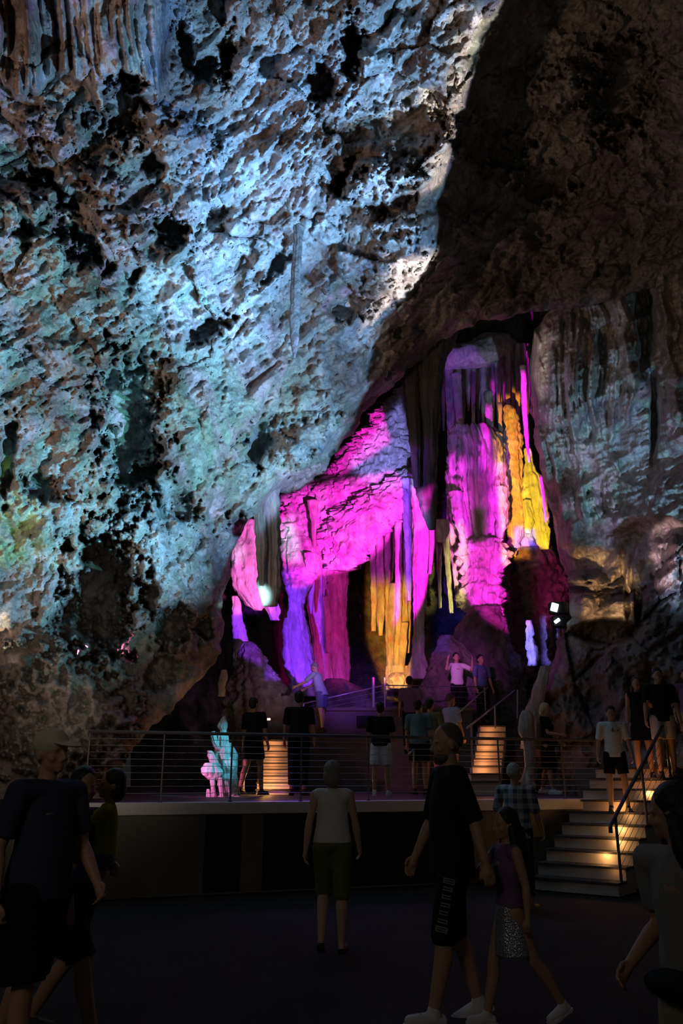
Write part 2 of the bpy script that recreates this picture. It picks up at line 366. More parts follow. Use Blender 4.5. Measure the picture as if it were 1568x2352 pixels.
# ---- lower right rock bank
RB = [(1150, 2150), (1175, 1760), (1205, 1640), (1225, 1570), (1262, 1520), (1290, 1440), (1312, 1372), (1300, 1330), (1330, 1308), (1420, 1318), (1470, 1345), (1500, 1270), (1530, 1235), (1600, 1205), (2300, 1050), (2300, 2300)]
YB = [(1180, 1800, 18.5), (1220, 1600, 19), (1310, 1350, 18.6), (1400, 1320, 18.8), (1420, 1420, 17.4), (1568, 1215, 17), (1568, 1350, 16.2), (1400, 1550, 17), (1568, 1600, 15.6), (1400, 1850, 16.5), (1568, 1900, 15), (2200, 1500, 12), (2200, 2100, 12)]
def bank_relief(B, px, py, sd):
    f1, f2, cid = worley(B*.9); g1, g2, c2 = worley(B*2.4)
    r = .7*fbm(B*.35, 3)+(cid-.5)*.6-.2*np.clip((f2-f1)/.2, 0, 1)+(c2-.5)*.14-.3*ridged(B*.8, 4, .6)+.08*fbm(B*3.5, 4)
    for fx, fy, rx, ry, d in [(1330, 1320, 50, 20, -.7), (1400, 1340, 60, 26, -.8), (1330, 1390, 40, 30, -.7), (1420, 1380, 50, 22, -.5), (1350, 1355, 60, 10, .7), (1465, 1380, 10, 60, 1.2), (1440, 1380, 8, 50, .9), (1395, 1450, 80, 34, .8)]:
        q = np.hypot((px-fx)/rx, (py-fy)/ry); r = r+d*(np.sqrt(np.clip(1-q*q, 0, 1)) if d < 0 else sstep(1.1, .6, q))
    return r
shell('wall_low_right', axis(1080, 1100, 1620, 2300, 3, 24), axis(1000, 1180, 1900, 2300, 3, 24), YB, RB, True, bank_relief, M['mound'], lip=60, jag=12, rim=1.0, rimw=50).name = 'wall_right_bank'

# ================================================================ dripstone formations
def fmesh(tubes, seed=0, flute=(9, .12), lump=.10, fine=.03, deep=.75, step=3.0, seg=72, lumps=1.3):
    """tubes: list of (rows, Y, kw); rows = (py, left px, right px[, extra depth])"""
    Vs = []; Fs = []; off = 0
    for ti, tb in enumerate(tubes):
        rows, Y = tb[0], tb[1]; kw = tb[2] if len(tb) > 2 else {}
        fl = kw.get('flute', flute); lp = kw.get('lump', lump); dp = kw.get('deep', deep); sg = kw.get('seg', seg); fi = kw.get('fine', fine)
        rows = sorted(rows, key=lambda r: r[0]); py = np.array([r[0] for r in rows], float)
        n = max(8, int((py[-1]-py[0])/step)); t = np.linspace(py[0], py[-1], n)
        L_ = np.interp(t, py, [r[1] for r in rows]); R_ = np.interp(t, py, [r[2] for r in rows]); D_ = np.interp(t, py, [(r[3] if len(r) > 3 else 0) for r in rows])
        ker = np.array([.25, .5, .25])
        for _ in range(3):
            for A in (L_, R_): A[1:-1] = np.convolve(A, ker, 'valid')
        cx = (L_+R_)/2; C = at_np(cx, t, Y+D_); dx = np.array([mpp(a, b, c) for a, b, c in zip(cx, t, Y+D_)]); rad = (R_-L_)/2*dx
        th = np.linspace(0, 2*math.pi, sg, endpoint=False); T, K = np.meshgrid(th, np.arange(n))
        ct, st_ = np.cos(T), np.sin(T); z = C[K, 2]; rr = rad[K]
        sd_ = seed*13.7+ti*5.1
        m = fl[0]/6.0
        f = ridged(np.stack([ct*m+sd_, st_*m, z*.18], -1), 3, .55)
        P = np.stack([C[K, 0]+rr*ct, Y+rr*st_*dp, z], -1)
        lum = fbm(P*lumps+sd_, 3); fin = fbm(P*5+sd_, 3, .6)
        q = rr*(1+fl[1]*(f-.35)+lp*lum)+fi*fin*np.clip(rr/.15, .2, 1)
        q = np.maximum(q, .004)
        V = np.stack([C[K, 0]+q*ct, C[K, 1]+q*st_*dp, z+.0*q], -1).reshape(-1, 3)
        idx = np.arange(n*sg).reshape(n, sg); nx = np.roll(idx, -1, 1)
        F = np.stack([idx[:-1], idx[1:], nx[1:], nx[:-1]], -1).reshape(-1, 4)
        e0 = len(V); caps = np.array([V[:sg].mean(0), V[-sg:].mean(0)]); V = np.vstack([V, caps])
        c0 = np.stack([idx[0], nx[0], np.full(sg, e0), np.full(sg, e0)], -1); c1 = np.stack([nx[-1], idx[-1], np.full(sg, e0+1), np.full(sg, e0+1)], -1)
        Vs.append(V); Fs.append((F+off, c0[:, :3]+off, c1[:, :3]+off)); off += len(V)
    V = np.vstack(Vs); me = bpy.data.meshes.new('f')
    quads = np.vstack([f[0] for f in Fs]); tris = np.vstack([np.vstack(f[1:]) for f in Fs])
    me.vertices.add(len(V)); me.vertices.foreach_set('co', V.astype(np.float32).ravel())
    li = np.concatenate([quads.ravel(), tris.ravel()]).astype(np.int32); me.loops.add(len(li)); me.loops.foreach_set('vertex_index', li)
    ls = np.concatenate([np.arange(0, quads.size, 4), quads.size+np.arange(0, tris.size, 3)]).astype(np.int32)
    me.polygons.add(len(ls)); me.polygons.foreach_set('loop_start', ls); me.update(calc_edges=True); me.validate(); return me
def form(name, label, cat, tubes, mat='drip', group=None, **kw):
    me = fmesh(tubes, **kw); me.name = name
    lo = np.zeros(len(me.vertices)*3, np.float32); me.vertices.foreach_get('co', lo); lo = lo.reshape(-1, 3)
    c = lo.mean(0); c[2] = lo[:, 2].min(); lo -= c; me.vertices.foreach_set('co', lo.ravel()); me.update()
    o = link(name, me, M[mat]); o.location = c; return tag(o, label, cat, group)
form('stalactite_curtain', 'grey-green ribbed rock curtain hanging beside the left cave arch', 'stalactite',
     [([(1110, 560, 640), (1150, 572, 642), (1200, 586, 644), (1300, 592, 643), (1360, 596, 642), (1392, 604, 636)], 17.4), ([(1140, 580, 606), (1250, 588, 612), (1345, 596, 606)], 17.1)], 'drip', seed=1, flute=(16, .22))
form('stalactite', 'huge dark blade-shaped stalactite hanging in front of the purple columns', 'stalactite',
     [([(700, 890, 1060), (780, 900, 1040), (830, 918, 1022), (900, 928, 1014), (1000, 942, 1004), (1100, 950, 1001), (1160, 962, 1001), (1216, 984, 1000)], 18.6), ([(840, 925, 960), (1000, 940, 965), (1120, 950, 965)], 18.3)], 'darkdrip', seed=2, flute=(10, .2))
form('stalactite', 'long slim grey stalactite hanging down the blue-lit wall', 'stalactite',
     [([(520, 672, 700), (560, 674, 694), (640, 668, 690), (740, 665, 688), (790, 668, 684), (822, 673, 678)], 13.1)], 'mound', seed=3, flute=(6, .2), lump=.05)
form('stalactite', 'short white stalactite in front of the pink rock slope', 'stalactite', [([(1150, 704, 732), (1200, 714, 727), (1282, 719, 724)], 24.1)], 'drip', seed=30, lump=.05)
form('rock_slope', 'big sloping rock lit hot pink under the cave arch', 'rock',
     [([(880, 935, 948), (905, 908, 952), (950, 865, 955), (1000, 815, 958), (1050, 780, 958), (1100, 735, 956), (1125, 690, 955), (1150, 650, 950), (1185, 640, 925), (1220, 634, 880), (1260, 632, 845), (1300, 634, 800), (1335, 645, 760), (1360, 655, 735)], 25.0), ([(1112, 690, 765), (1150, 645, 775), (1200, 636, 780), (1260, 632, 775), (1310, 634, 755), (1345, 650, 725)], 24.75, {'seg': 120})],
     'pale', seed=4, flute=(20, .07), lump=.2, deep=.35, seg=300, fine=.34, lumps=1.1)
form('rock_slope', 'lower pink ledge of rock running down behind the dark stalactite', 'rock',
     [([(1075, 935, 960), (1110, 870, 965), (1150, 800, 965), (1185, 760, 945), (1215, 740, 900), (1245, 735, 860), (1280, 740, 835), (1310, 760, 800)], 24.3)], 'pale', seed=5, flute=(20, .05), lump=.2, deep=.4, seg=240, fine=.3)
form('flowstone', 'white and pink rock block standing in the leftmost arch opening', 'rock',
     [([(1195, 560, 592), (1235, 548, 600), (1265, 528, 612), (1300, 530, 615), (1350, 538, 614), (1385, 560, 612), (1402, 585, 600)], 21.5)], 'pale', seed=6, flute=(16, .1), lump=.12, fine=.05)
form('flowstone', 'thin blue and pink column below the leftmost white block', 'column',
     [([(1370, 532, 552), (1420, 532, 556), (1440, 534, 562), (1480, 536, 572), (1530, 534, 580)], 21.8)], 'pale', seed=7)
form('flowstone', 'small knobbly purple rock between the grey curtain and the violet column', 'rock',
     [([(1310, 596, 625), (1340, 598, 624), (1370, 598, 634), (1400, 612, 644), (1425, 622, 642)], 21.7)], 'pale', seed=8, lump=.3, lumps=3)
form('flowstone_formation', 'waisted violet-blue column left of the pink dripping rocks', 'column',
     [([(1215, 650, 700, 1.6), (1250, 645, 735, 1.4), (1300, 644, 732, .9), (1330, 650, 722, .4), (1350, 660, 712), (1380, 664, 700), (1420, 654, 702), (1470, 648, 715), (1520, 650, 722), (1560, 664, 725), (1600, 668, 728)], 23.2)], 'pale', seed=9, flute=(18, .14), lump=.12, fine=.05)
form('flowstone_formation', 'dim magenta folded column behind the bent visitor at the rail', 'column',
     [([(1200, 700, 740, .5), (1260, 698, 745, .2), (1380, 705, 748), (1480, 715, 755), (1590, 720, 770)], 24.6), ([(1200, 740, 800, .3), (1290, 735, 800), (1400, 745, 795), (1480, 740, 800), (1590, 735, 805)], 25.2), ([(1370, 742, 758), (1440, 744, 762), (1500, 748, 758)], 24.2)], 'pale', seed=10, flute=(16, .2), lump=.16)
form('stalactite', 'thin pink stalactite hanging beside the violet column', 'stalactite', [([(1270, 698, 722), (1340, 704, 722), (1410, 712, 716)], 23.6)], 'pale', seed=11)
form('dripstone_pipes', 'golden organ-pipe dripstones in the dark left niche', 'column',
     [([(1190, 850, 864), (1310, 850, 864), (1380, 852, 866), (1450, 852, 862)], 24.4), ([(1200, 864, 880), (1290, 864, 880), (1340, 865, 884), (1420, 864, 882), (1460, 870, 878)], 24.2), ([(1200, 882, 896), (1320, 882, 896), (1400, 884, 900), (1500, 886, 898), (1530, 888, 892)], 24.4),
      ([(1340, 894, 910), (1430, 890, 908), (1560, 888, 902), (1580, 886, 902)], 24.0), ([(1200, 906, 922), (1430, 906, 922), (1500, 904, 920), (1575, 900, 916)], 24.1), ([(1200, 920, 936), (1350, 920, 936), (1430, 920, 938), (1530, 918, 930)], 24.5), ([(1200, 934, 946), (1320, 934, 946), (1400, 934, 944), (1500, 930, 940)], 24.7),
      ([(1430, 922, 938), (1480, 918, 934), (1545, 916, 928)], 23.9), ([(1530, 886, 936), (1550, 886, 936), (1585, 884, 940)], 24.1)], 'pale', seed=12, flute=(8, .16), lump=.10, seg=40)
form('stalactite_row', 'row of dim purple drips above the golden organ pipes', 'stalactite',
     [([(1130+i*2, 880+i*12, 895+i*12), (1250, 882+i*12, 894+i*12), (1310+(i*37) % 60, 886+i*12, 890+i*12)], 24.8+.1*(i % 3)) for i in range(4)], 'drip', seed=13, seg=32)
form('flowstone_formation', 'slim violet-blue column touching the bright magenta pillar', 'column', [([(1100, 922, 948), (1200, 926, 946), (1300, 932, 946), (1380, 936, 944)], 24.0)], 'pale', seed=14)
form('flowstone_formation', 'tall bright magenta pillar behind the tip of the dark stalactite', 'column',
     [([(1100, 942, 975), (1180, 946, 1002), (1240, 946, 1004), (1300, 945, 990), (1340, 946, 982), (1420, 949, 974), (1500, 946, 974), (1530, 938, 982), (1560, 930, 988)], 22.6),
      ([(1170, 985, 1000), (1250, 986, 998), (1318, 984, 990)], 22.3)], 'pale', seed=15, flute=(10, .13), lump=.06)
form('flowstone', 'magenta ledge joining the dark stalactite to the yellow pipes', 'rock', [([(1195, 1000, 1030), (1220, 998, 1032), (1245, 1006, 1020)], 22.4)], 'pale', seed=16, lump=.2)
form('dripstone_pipes', 'slanted olive-yellow pipes between magenta pillar and central column', 'column',
     [([(1240, 1000, 1014), (1320, 1004, 1014), (1398, 1008, 1014)], 23.4), ([(1225, 1014, 1032), (1320, 1024, 1036), (1408, 1032, 1042)], 23.2), ([(1140, 1030, 1052), (1230, 1030, 1056), (1330, 1040, 1060), (1395, 1048, 1056)], 23.6),
      ([(1080, 1024, 1044), (1200, 1026, 1050), (1300, 1040, 1068), (1350, 1052, 1070)], 23.8)], 'pale', seed=17, flute=(9, .2), seg=44)
form('flowstone_formation', 'broad central column with magenta and violet drapery skirts', 'column',
     [([(985, 1034, 1130), (1040, 1036, 1162), (1070, 1034, 1166), (1120, 1034, 1162), (1160, 1036, 1166), (1200, 1048, 1160), (1240, 1062, 1148), (1262, 1080, 1130)], 23.0, {'flute': (34, .5)}),
      ([(1130, 1032, 1060), (1180, 1038, 1064), (1230, 1052, 1070), (1250, 1060, 1068)], 22.5), ([(1120, 1130, 1166), (1200, 1136, 1162), (1245, 1140, 1152)], 22.6)], 'pale', seed=18, lump=.12, seg=120, fine=.06)
form('flowstone_formation', 'cup-shaped magenta rock crowning the dark central mound', 'column',
     [([(1240, 1068, 1146), (1256, 1052, 1166), (1276, 1050, 1168), (1300, 1062, 1158), (1328, 1068, 1146), (1350, 1056, 1146), (1375, 1050, 1148), (1400, 1066, 1150), (1425, 1100, 1158), (1450, 1110, 1160)], 22.8)], 'pale', seed=19, flute=(26, .26), lump=.24, lumps=2.8, fine=.16, seg=130)
random.seed(4)
form('stalactite_row', 'deep violet fringe of stalactites under the chamber roof', 'stalactite',
     [([(770, 1100, 1180), (790, 1060, 1200), (815, 1010, 1210), (835, 1008, 1208), (850, 1020, 1200)], 24.9, {'lump': .4, 'deep': .4, 'flute': (14, .2)})] +
     [([(790, 1010+i*11.4, 1024+i*11.4), (900, 1012+i*11.4, 1024+i*11.4), (L_ := random.randint(930, 1060), 1017+i*11.4, 1020+i*11.4)], 24.0+random.random()*1.0) for i in range(18)], 'pale', seed=20, seg=36, flute=(6, .15))
form('flowstone', 'ragged violet ledge lit under the roof of the far chamber', 'rock',
     [([(770, 1135, 1170), (795, 1070, 1165), (812, 1020, 1160), (832, 1012, 1150), (846, 1010, 1030)], 23.4)], 'pale', seed=21, lump=.3, deep=.5, lumps=2.)
form('flowstone_formation', 'thin violet column hanging left of the central skirts', 'column', [([(830, 1020, 1040), (960, 1026, 1046), (1060, 1030, 1060), (1120, 1030, 1056)], 23.8), ([(860, 1034, 1058), (940, 1044, 1062), (1000, 1050, 1066), (1080, 1050, 1068)], 23.6)], 'pale', seed=22)
form('stalactite', 'bright magenta spike between violet fringe and orange column', 'stalactite', [([(900, 1110, 1130), (980, 1116, 1132), (1060, 1121, 1126)], 22.9)], 'pale', seed=23)
form('flowstone_formation', 'glowing orange and gold column right of the central skirts', 'column',
     [([(930, 1160, 1172), (945, 1158, 1186), (985, 1156, 1194), (1000, 1150, 1196), (1080, 1150, 1200), (1150, 1162, 1204), (1190, 1164, 1206), (1230, 1168, 1202), (1280, 1168, 1182)], 23.6),
      ([(925, 1143, 1152), (1000, 1144, 1154), (1060, 1148, 1160), (1120, 1154, 1170)], 23.3)], 'pale', seed=24, flute=(14, .12), lump=.14, fine=.06)
form('flowstone_formation', 'mustard-gold draped column closest to the right cave wall', 'column',
     [([(1030, 1204, 1218), (1060, 1204, 1224), (1085, 1204, 1230), (1100, 1200, 1242), (1140, 1198, 1252), (1180, 1204, 1258), (1225, 1222, 1263), (1262, 1240, 1262)], 23.2),
      ([(1150, 1198, 1222), (1200, 1202, 1226), (1226, 1206, 1218)], 23.0)], 'pale', seed=25, flute=(20, .16), lump=.18, fine=.05)
form('stalactite', 'pure magenta needle hanging against the right cave wall edge', 'stalactite', [([(840, 1194, 1208), (940, 1198, 1211), (1000, 1204, 1214), (1062, 1212, 1217)], 22.2)], 'pale', seed=26, lump=.03)
form('stalactite', 'very short magenta needle beside the gold draped column', 'stalactite', [([(1095, 1238, 1246), (1150, 1246, 1252), (1200, 1250, 1254)], 22.4)], 'pale', seed=27, lump=.03)
form('flowstone', 'knot of blue-lit rock under the gold draped column', 'rock', [([(1205, 1190, 1226), (1230, 1184, 1230), (1256, 1184, 1232)], 23.9)], 'pale', seed=28, lump=.35, lumps=4)
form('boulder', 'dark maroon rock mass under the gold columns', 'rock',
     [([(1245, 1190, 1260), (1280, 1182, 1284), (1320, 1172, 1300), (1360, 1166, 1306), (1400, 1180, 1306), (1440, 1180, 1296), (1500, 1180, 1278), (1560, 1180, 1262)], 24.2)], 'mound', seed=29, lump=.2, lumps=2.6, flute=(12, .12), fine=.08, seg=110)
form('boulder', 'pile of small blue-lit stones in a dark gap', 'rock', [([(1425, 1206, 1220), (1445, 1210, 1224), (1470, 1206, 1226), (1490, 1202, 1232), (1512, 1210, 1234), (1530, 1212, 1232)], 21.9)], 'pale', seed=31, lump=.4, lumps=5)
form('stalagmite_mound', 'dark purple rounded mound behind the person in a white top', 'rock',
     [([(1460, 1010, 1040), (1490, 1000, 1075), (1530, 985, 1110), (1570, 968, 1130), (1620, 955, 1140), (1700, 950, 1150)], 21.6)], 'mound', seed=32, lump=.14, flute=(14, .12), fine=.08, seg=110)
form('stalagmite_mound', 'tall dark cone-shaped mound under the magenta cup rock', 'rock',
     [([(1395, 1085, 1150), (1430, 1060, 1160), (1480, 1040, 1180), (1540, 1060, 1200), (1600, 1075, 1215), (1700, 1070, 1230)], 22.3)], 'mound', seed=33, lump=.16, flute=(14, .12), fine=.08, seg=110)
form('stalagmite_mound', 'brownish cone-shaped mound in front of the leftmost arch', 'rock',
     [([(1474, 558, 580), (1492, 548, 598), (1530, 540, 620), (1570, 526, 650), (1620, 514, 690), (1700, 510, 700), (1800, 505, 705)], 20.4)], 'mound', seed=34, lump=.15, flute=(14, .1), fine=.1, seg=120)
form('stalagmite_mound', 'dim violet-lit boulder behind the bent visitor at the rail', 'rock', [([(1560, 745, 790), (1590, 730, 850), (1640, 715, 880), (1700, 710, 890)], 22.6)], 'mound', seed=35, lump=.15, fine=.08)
form('stalagmite', 'smooth pale grey man-high stalagmite with a rounded head', 'stalagmite',
     [([(1632, 1200, 1218), (1645, 1192, 1226), (1680, 1189, 1228), (1705, 1200, 1229), (1760, 1205, 1230), (1790, 1197, 1230), (1826, 1192, 1232)], 16.6)], 'drip', seed=36, lump=.05, fine=.015)
form('stalagmite', 'leaning faint pink stalagmite behind the pale rounded one', 'stalagmite', [([(1530, 1240, 1262), (1580, 1225, 1258), (1640, 1205, 1245), (1720, 1195, 1240)], 18.2)], 'drip', seed=37, lump=.06)
# the cyan and pink lit dripstone group by the railing
form('stalagmite_group', 'cyan and pink lit dripstone statue group behind the railing', 'stalagmite',
     [([(1645, 512, 518), (1662, 502, 522), (1672, 500, 521), (1678, 507, 519), (1690, 500, 524), (1730, 494, 530), (1765, 498, 538), (1842, 508, 544)], 15.2),
      ([(1680, 486, 494), (1690, 482, 498), (1704, 486, 500), (1720, 496, 506)], 15.1), ([(1724, 477, 486), (1736, 478, 494), (1760, 486, 506)], 15.05), ([(1752, 472, 500), (1764, 464, 506), (1776, 462, 508), (1786, 474, 508), (1792, 480, 500)], 15.0, {'lump': .25}),
      ([(1785, 482, 492), (1815, 485, 494), (1842, 482, 498)], 14.95), ([(1786, 500, 510), (1842, 504, 516)], 14.95), ([(1812, 474, 482), (1830, 475, 486), (1842, 478, 490)], 14.95),
      ([(1828, 482, 550), (1845, 480, 552)], 15.1), ([(1706, 522, 532), (1730, 528, 544), (1842, 532, 550)], 15.45)], 'pale', seed=38, flute=(10, .3), lump=.22, lumps=5, seg=60, step=1.5, fine=.02)
form('stalagmite', 'small whitish stalagmite knob glinting left of the brownish mound', 'stalagmite', [([(1538, 508, 520), (1552, 504, 524), (1575, 501, 516), (1600, 500, 520)], 18.8)], 'pale', seed=39, lump=.2, lumps=5)
# ================================================================ floor, terrace, rails, stairs, lamps
M['asphalt'] = plain('worn_dark_concrete', (.034, .031, .030), .9, var=.4, scale=1.3, bump=.25, spec=.06)
M['coping'] = plain('pale_coping_stone', (.72, .72, .71), .6, var=.08, scale=6)
M['render'] = plain('grey_render', (.16, .155, .13), .85, var=.3, scale=2.2)
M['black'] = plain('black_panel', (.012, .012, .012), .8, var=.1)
M['deck'] = plain('terrace_paving', (.06, .058, .06), .6, var=.2, scale=4)
M['step'] = plain('pale_step_stone', (.62, .55, .48), .55, var=.12, scale=9, bump=.2)
M['tread'] = plain('dark_tread', (.07, .06, .055), .7, var=.2)
M['steel'] = plain('brushed_steel', (.42, .42, .44), .38, .6, .5, var=.05)
M['darksteel'] = plain('dark_rail_steel', (.11, .11, .12), .45, .3, .5, var=.05)
M['brick'] = plain('dark_stone_block', (.13, .11, .10), .8, var=.35, scale=5, bump=.4)
def emis(name, col, s):
    m, nt, b = newmat(name); b.inputs['Base Color'].default_value = (*col, 1); b.inputs['Emission Color'].default_value = (*col, 1); b.inputs['Emission Strength'].default_value = s; return m
M['lens'] = emis('lamp_lens', (.75, .88, 1), 6); M['warm_lens'] = emis('warm_lamp_lens', (1, .72, .4), 5)
# floor: gently uneven slab
gx, gy = np.meshgrid(np.linspace(-16, 16, 120), np.linspace(-4, 14, 90))
V = np.stack([gx, gy, .012*fbm(np.stack([gx*.6, gy*.6, gx*0], -1), 3)-.012], -1)
ii = np.arange(V.shape[0]*V.shape[1]).reshape(V.shape[:2])
F = np.stack([ii[:-1, :-1], ii[:-1, 1:], ii[1:, 1:], ii[1:, :-1]], -1).reshape(-1, 4)
tag(link('floor', npmesh('floor', V.reshape(-1, 3), F), M['asphalt']), kind='structure')
# retaining wall line
A0 = onz(286, 2064, 0); kk = 1.19
tgt = (1290-784)/FP; yA = A0.y
B0 = Vector((0, yA*kk, 0)); dpt = B0.y*cp+(0-CZ)*sp; B0.x = tgt*dpt
dirw = (B0-A0).normalized(); nrm = Vector((dirw.y, -dirw.x, 0))        # towards the camera
def wl(s, off=0, z=0): p = A0+dirw*s-nrm*off; return Vector((p.x, p.y, z))
LW = (B0-A0).length
rzw = math.atan2(dirw.y, dirw.x)
CT = 1.16
ter = empty('terrace', wl(LW/2, .2, 0), 'raised cave terrace with pale stone edge above a dark panelled wall', 'terrace')
def inpar(o, par):
    o.parent = par; o.matrix_parent_inverse = Matrix.Translation(-par.location); return o
s0, s1 = -1.6, LW+1.3
mb = MB(); mb.poly([wl(s0, 0), wl(s1, 0), wl(s1, .25), wl(s0, .25)], [wl(s0, 0, CT-.15), wl(s1, 0, CT-.15), wl(s1, .25, CT-.15), wl(s0, .25, CT-.15)]); inpar(mb.build('retaining_wall', M['render']), ter)
mb = MB(); mb.poly([wl(s0, -.06, CT-.15), wl(s1, -.06, CT-.15), wl(s1, .4, CT-.15), wl(s0, .4, CT-.15)], [wl(s0, -.06, CT), wl(s1, -.06, CT), wl(s1, .4, CT), wl(s0, .4, CT)])
bmesh.ops.bevel(mb.b, geom=list(mb.b.edges), offset=.008, segments=2, affect='EDGES'); inpar(mb.build('coping', M['coping']), ter)
mb = MB(); mb.poly([wl(s0, .3, CT-.3), wl(s1+8, .3, CT-.3), wl(s1+8, 14, CT-.3), wl(s0-3, 14, CT-.3)], [wl(s0, .3, CT-.005), wl(s1+8, .3, CT-.005), wl(s1+8, 14, CT+.1), wl(s0-3, 14, CT+.1)]); inpar(mb.build('paving', M['deck']), ter)
def s_of(px, off=0):            # position along the wall seen at that pixel column
    lo, hi = -6, LW+6
    for _ in range(40):
        m = (lo+hi)/2; p = wl(m, off); q = (p.x)/(p.y*cp+(CT-CZ)*sp)*FP+784
        if q < px: lo = m
        else: hi = m
    return lo
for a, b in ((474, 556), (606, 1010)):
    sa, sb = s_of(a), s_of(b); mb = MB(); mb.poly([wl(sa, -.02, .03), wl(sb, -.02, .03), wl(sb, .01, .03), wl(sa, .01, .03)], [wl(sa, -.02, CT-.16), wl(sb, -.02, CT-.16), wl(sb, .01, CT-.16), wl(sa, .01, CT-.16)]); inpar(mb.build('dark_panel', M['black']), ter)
sa, sb = s_of(1010), s_of(1240); mb = MB(); mb.poly([wl(sa, -.02, .03), wl(sb, -.02, .03), wl(sb, .01, .03), wl(sa, .01, .03)], [wl(sa, -.02, CT-.16), wl(sb, -.02, CT-.16), wl(sb, .01, CT-.16), wl(sa, .01, CT-.16)]); inpar(mb.build('panel', M['render']), ter)
# railing with cables
RH = 2.10
def cable_rail(label, P0, P1, posts, h, ncab, rail_r=.024, cab=.0035, post=.022, name='cable_railing', mat='darksteel', top='darksteel', low=.12, group=None, pbase=None):
    """P0,P1: foot points; posts: fractions"""
    e = empty(name, (P0+P1)/2, label, 'railing', group)
    up = Vector((0, 0, h)); d = P1-P0
    inpar(MB().tube([P0+up, P1+up], rail_r, 12).build('top_rail', M[top], smooth=True), e)
    for f in posts:
        p = P0+d*f; inpar(MB().tube([p-Vector((0, 0, 0)), p+up], post, 10).tube([p, p+Vector((0, 0, .02))], post*2.4, 12).build('post', M[mat], smooth=False), e)
    for i in range(ncab):
        z = Vector((0, 0, low+(h-low)*(i)/ncab)); inpar(MB().tube([P0+z, P1+z], cab, 6).build('cable', M['steel'], smooth=True), e)
    return e
rs0, rs1 = s_of(190), s_of(1392)
cable_rail('long dark cable railing along the pale terrace edge', wl(rs0, .17, CT), wl(rs1, .17, CT), [(s_of(x, .17)-rs0)/(rs1-rs0) for x in (368, 528, 690, 846, 1012, 1150, 1298)]+[.003], .92, 9, post=.013)
# right-hand stairs
FL = onz(1216, 2042, 0); rv = (onz(1328, 2066, 0)-FL); rw = 1.28; rd = Vector((rv.x, rv.y, 0)).normalized()
rd = Vector((.78, -.625, 0)).normalized(); ad = Vector((-rd.y, rd.x, 0))
st = empty('staircase', FL+rd*rw/2, 'lit stone stairs climbing to the right from the cave floor', 'stairs')
rise, tread = .165, .30
for k in range(10):
    o_ = FL+ad*tread*k; z0 = rise*k; z1 = z0+rise
    a, b = o_, o_+rd*rw; c = b+ad*(tread+.03); d_ = a+ad*(tread+.03)
    mb = MB(); mb.poly([Vector((p.x, p.y, max(0, z0-.3))) for p in (a, b, c, d_)], [Vector((p.x, p.y, z1-.03)) for p in (a, b, c, d_)]); s_ = inpar(mb.build('step', M['step']), st)
    n_ = -ad*.035; a2, b2 = a+n_-rd*.02, b+n_+rd*.02
    mb = MB(); mb.poly([Vector((p.x, p.y, z1-.03)) for p in (a2, b2, c, d_)], [Vector((p.x, p.y, z1)) for p in (a2, b2, c, d_)]); inpar(mb.build('tread', M['tread']), st)
def strp(k, f, up=0): p = FL+ad*tread*k+rd*rw*f; return Vector((p.x, p.y, rise*k+up))
# stair rail on the near side
sr = empty('stair_railing', strp(0, 1), 'dark sloping handrail with cables beside the lit right-hand stairs', 'railing')
h0 = strp(0, 1, .92); h1 = strp(11, 1, .92)
inpar(MB().tube([h0+Vector((-.05, -.05, -.14)), h0+Vector((-.045, -.045, -.04)), h0+Vector((0, 0, .0)), h1], .027, 12).build('handrail', M['darksteel'], smooth=True), sr)
for k in (.4, 4.4, 8.6):
    a = strp(k, 1); a.z = rise*math.floor(k+.6); inpar(MB().tube([a, strp(k, 1, .92)], .02, 10).build('post', M['darksteel']), sr)
for i in range(6):
    z = .14+.125*i; inpar(MB().tube([strp(.4, 1, z), strp(11, 1, z)], .004, 6).build('cable', M['steel'], smooth=True), sr)
# bare landing block behind the flight
mb = MB(); p = [FL+ad*tread*10+rd*f for f in (-.5, 3)]+[FL+ad*(tread*10+4)+rd*f for f in (3, -.5)]
mb.poly([Vector((q.x, q.y, 0)) for q in p], [Vector((q.x, q.y, rise*10)) for q in p]); tag(mb.build('landing', M['brick']), 'stone landing at the head of the right-hand stairs', 'landing')
# stairs seen on the terrace (centre left), between two dark figures
def flight(label, pxL, pxR, pyB, pyT, Yb, Yt, n, group=None, skew=0):
    B_ = at((pxL+pxR)/2, pyB, Yb); T_ = at((pxL+pxR)/2+skew, pyT, Yt); w2 = (pxR-pxL)/2*mpp(pxL, pyB, Yb)
    e = empty('staircase', B_, label, 'stairs', group); out = []
    for k in range(n):
        c = B_.lerp(T_, k/n); c2 = B_.lerp(T_, (k+1)/n); dz = c2.z-c.z
        m = MB(); m.box(((c.x), (c.y+c2.y)/2+.02, c.z+dz/2-.17), (2*w2, c2.y-c.y+.06, dz+.28)); inpar(m.build('step', M['step']), e)
        m = MB(); m.box(((c.x), (c.y+c2.y)/2, c2.z-.02), (2*w2+.03, c2.y-c.y+.09, .03)); inpar(m.build('tread', M['tread']), e)
        out.append((c, c2, w2))
    return out
fa = flight('orange-lit stairs on the terrace between two dark figures', 588, 668, 1828, 1700, 16.6, 19.4, 9, skew=8)
fb = flight('orange-lit stairs rising behind the bald man on the terrace', 1078, 1146, 1812, 1668, 16.8, 19.6, 9, skew=22)
e = empty('stair_railing', fa[0][0], 'violet-lit metal handrail on the left terrace stairs', 'railing')
q0, q1, q2 = at(558, 1700, 16.6), at(598, 1643, 18.6), at(627, 1643, 20)
inpar(MB().tube([at(558, 1818, 16.6), q0], .03).build('post', M['steel']), e); inpar(MB().tube([q0, q1], .03).build('handrail', M['steel'], smooth=True), e)
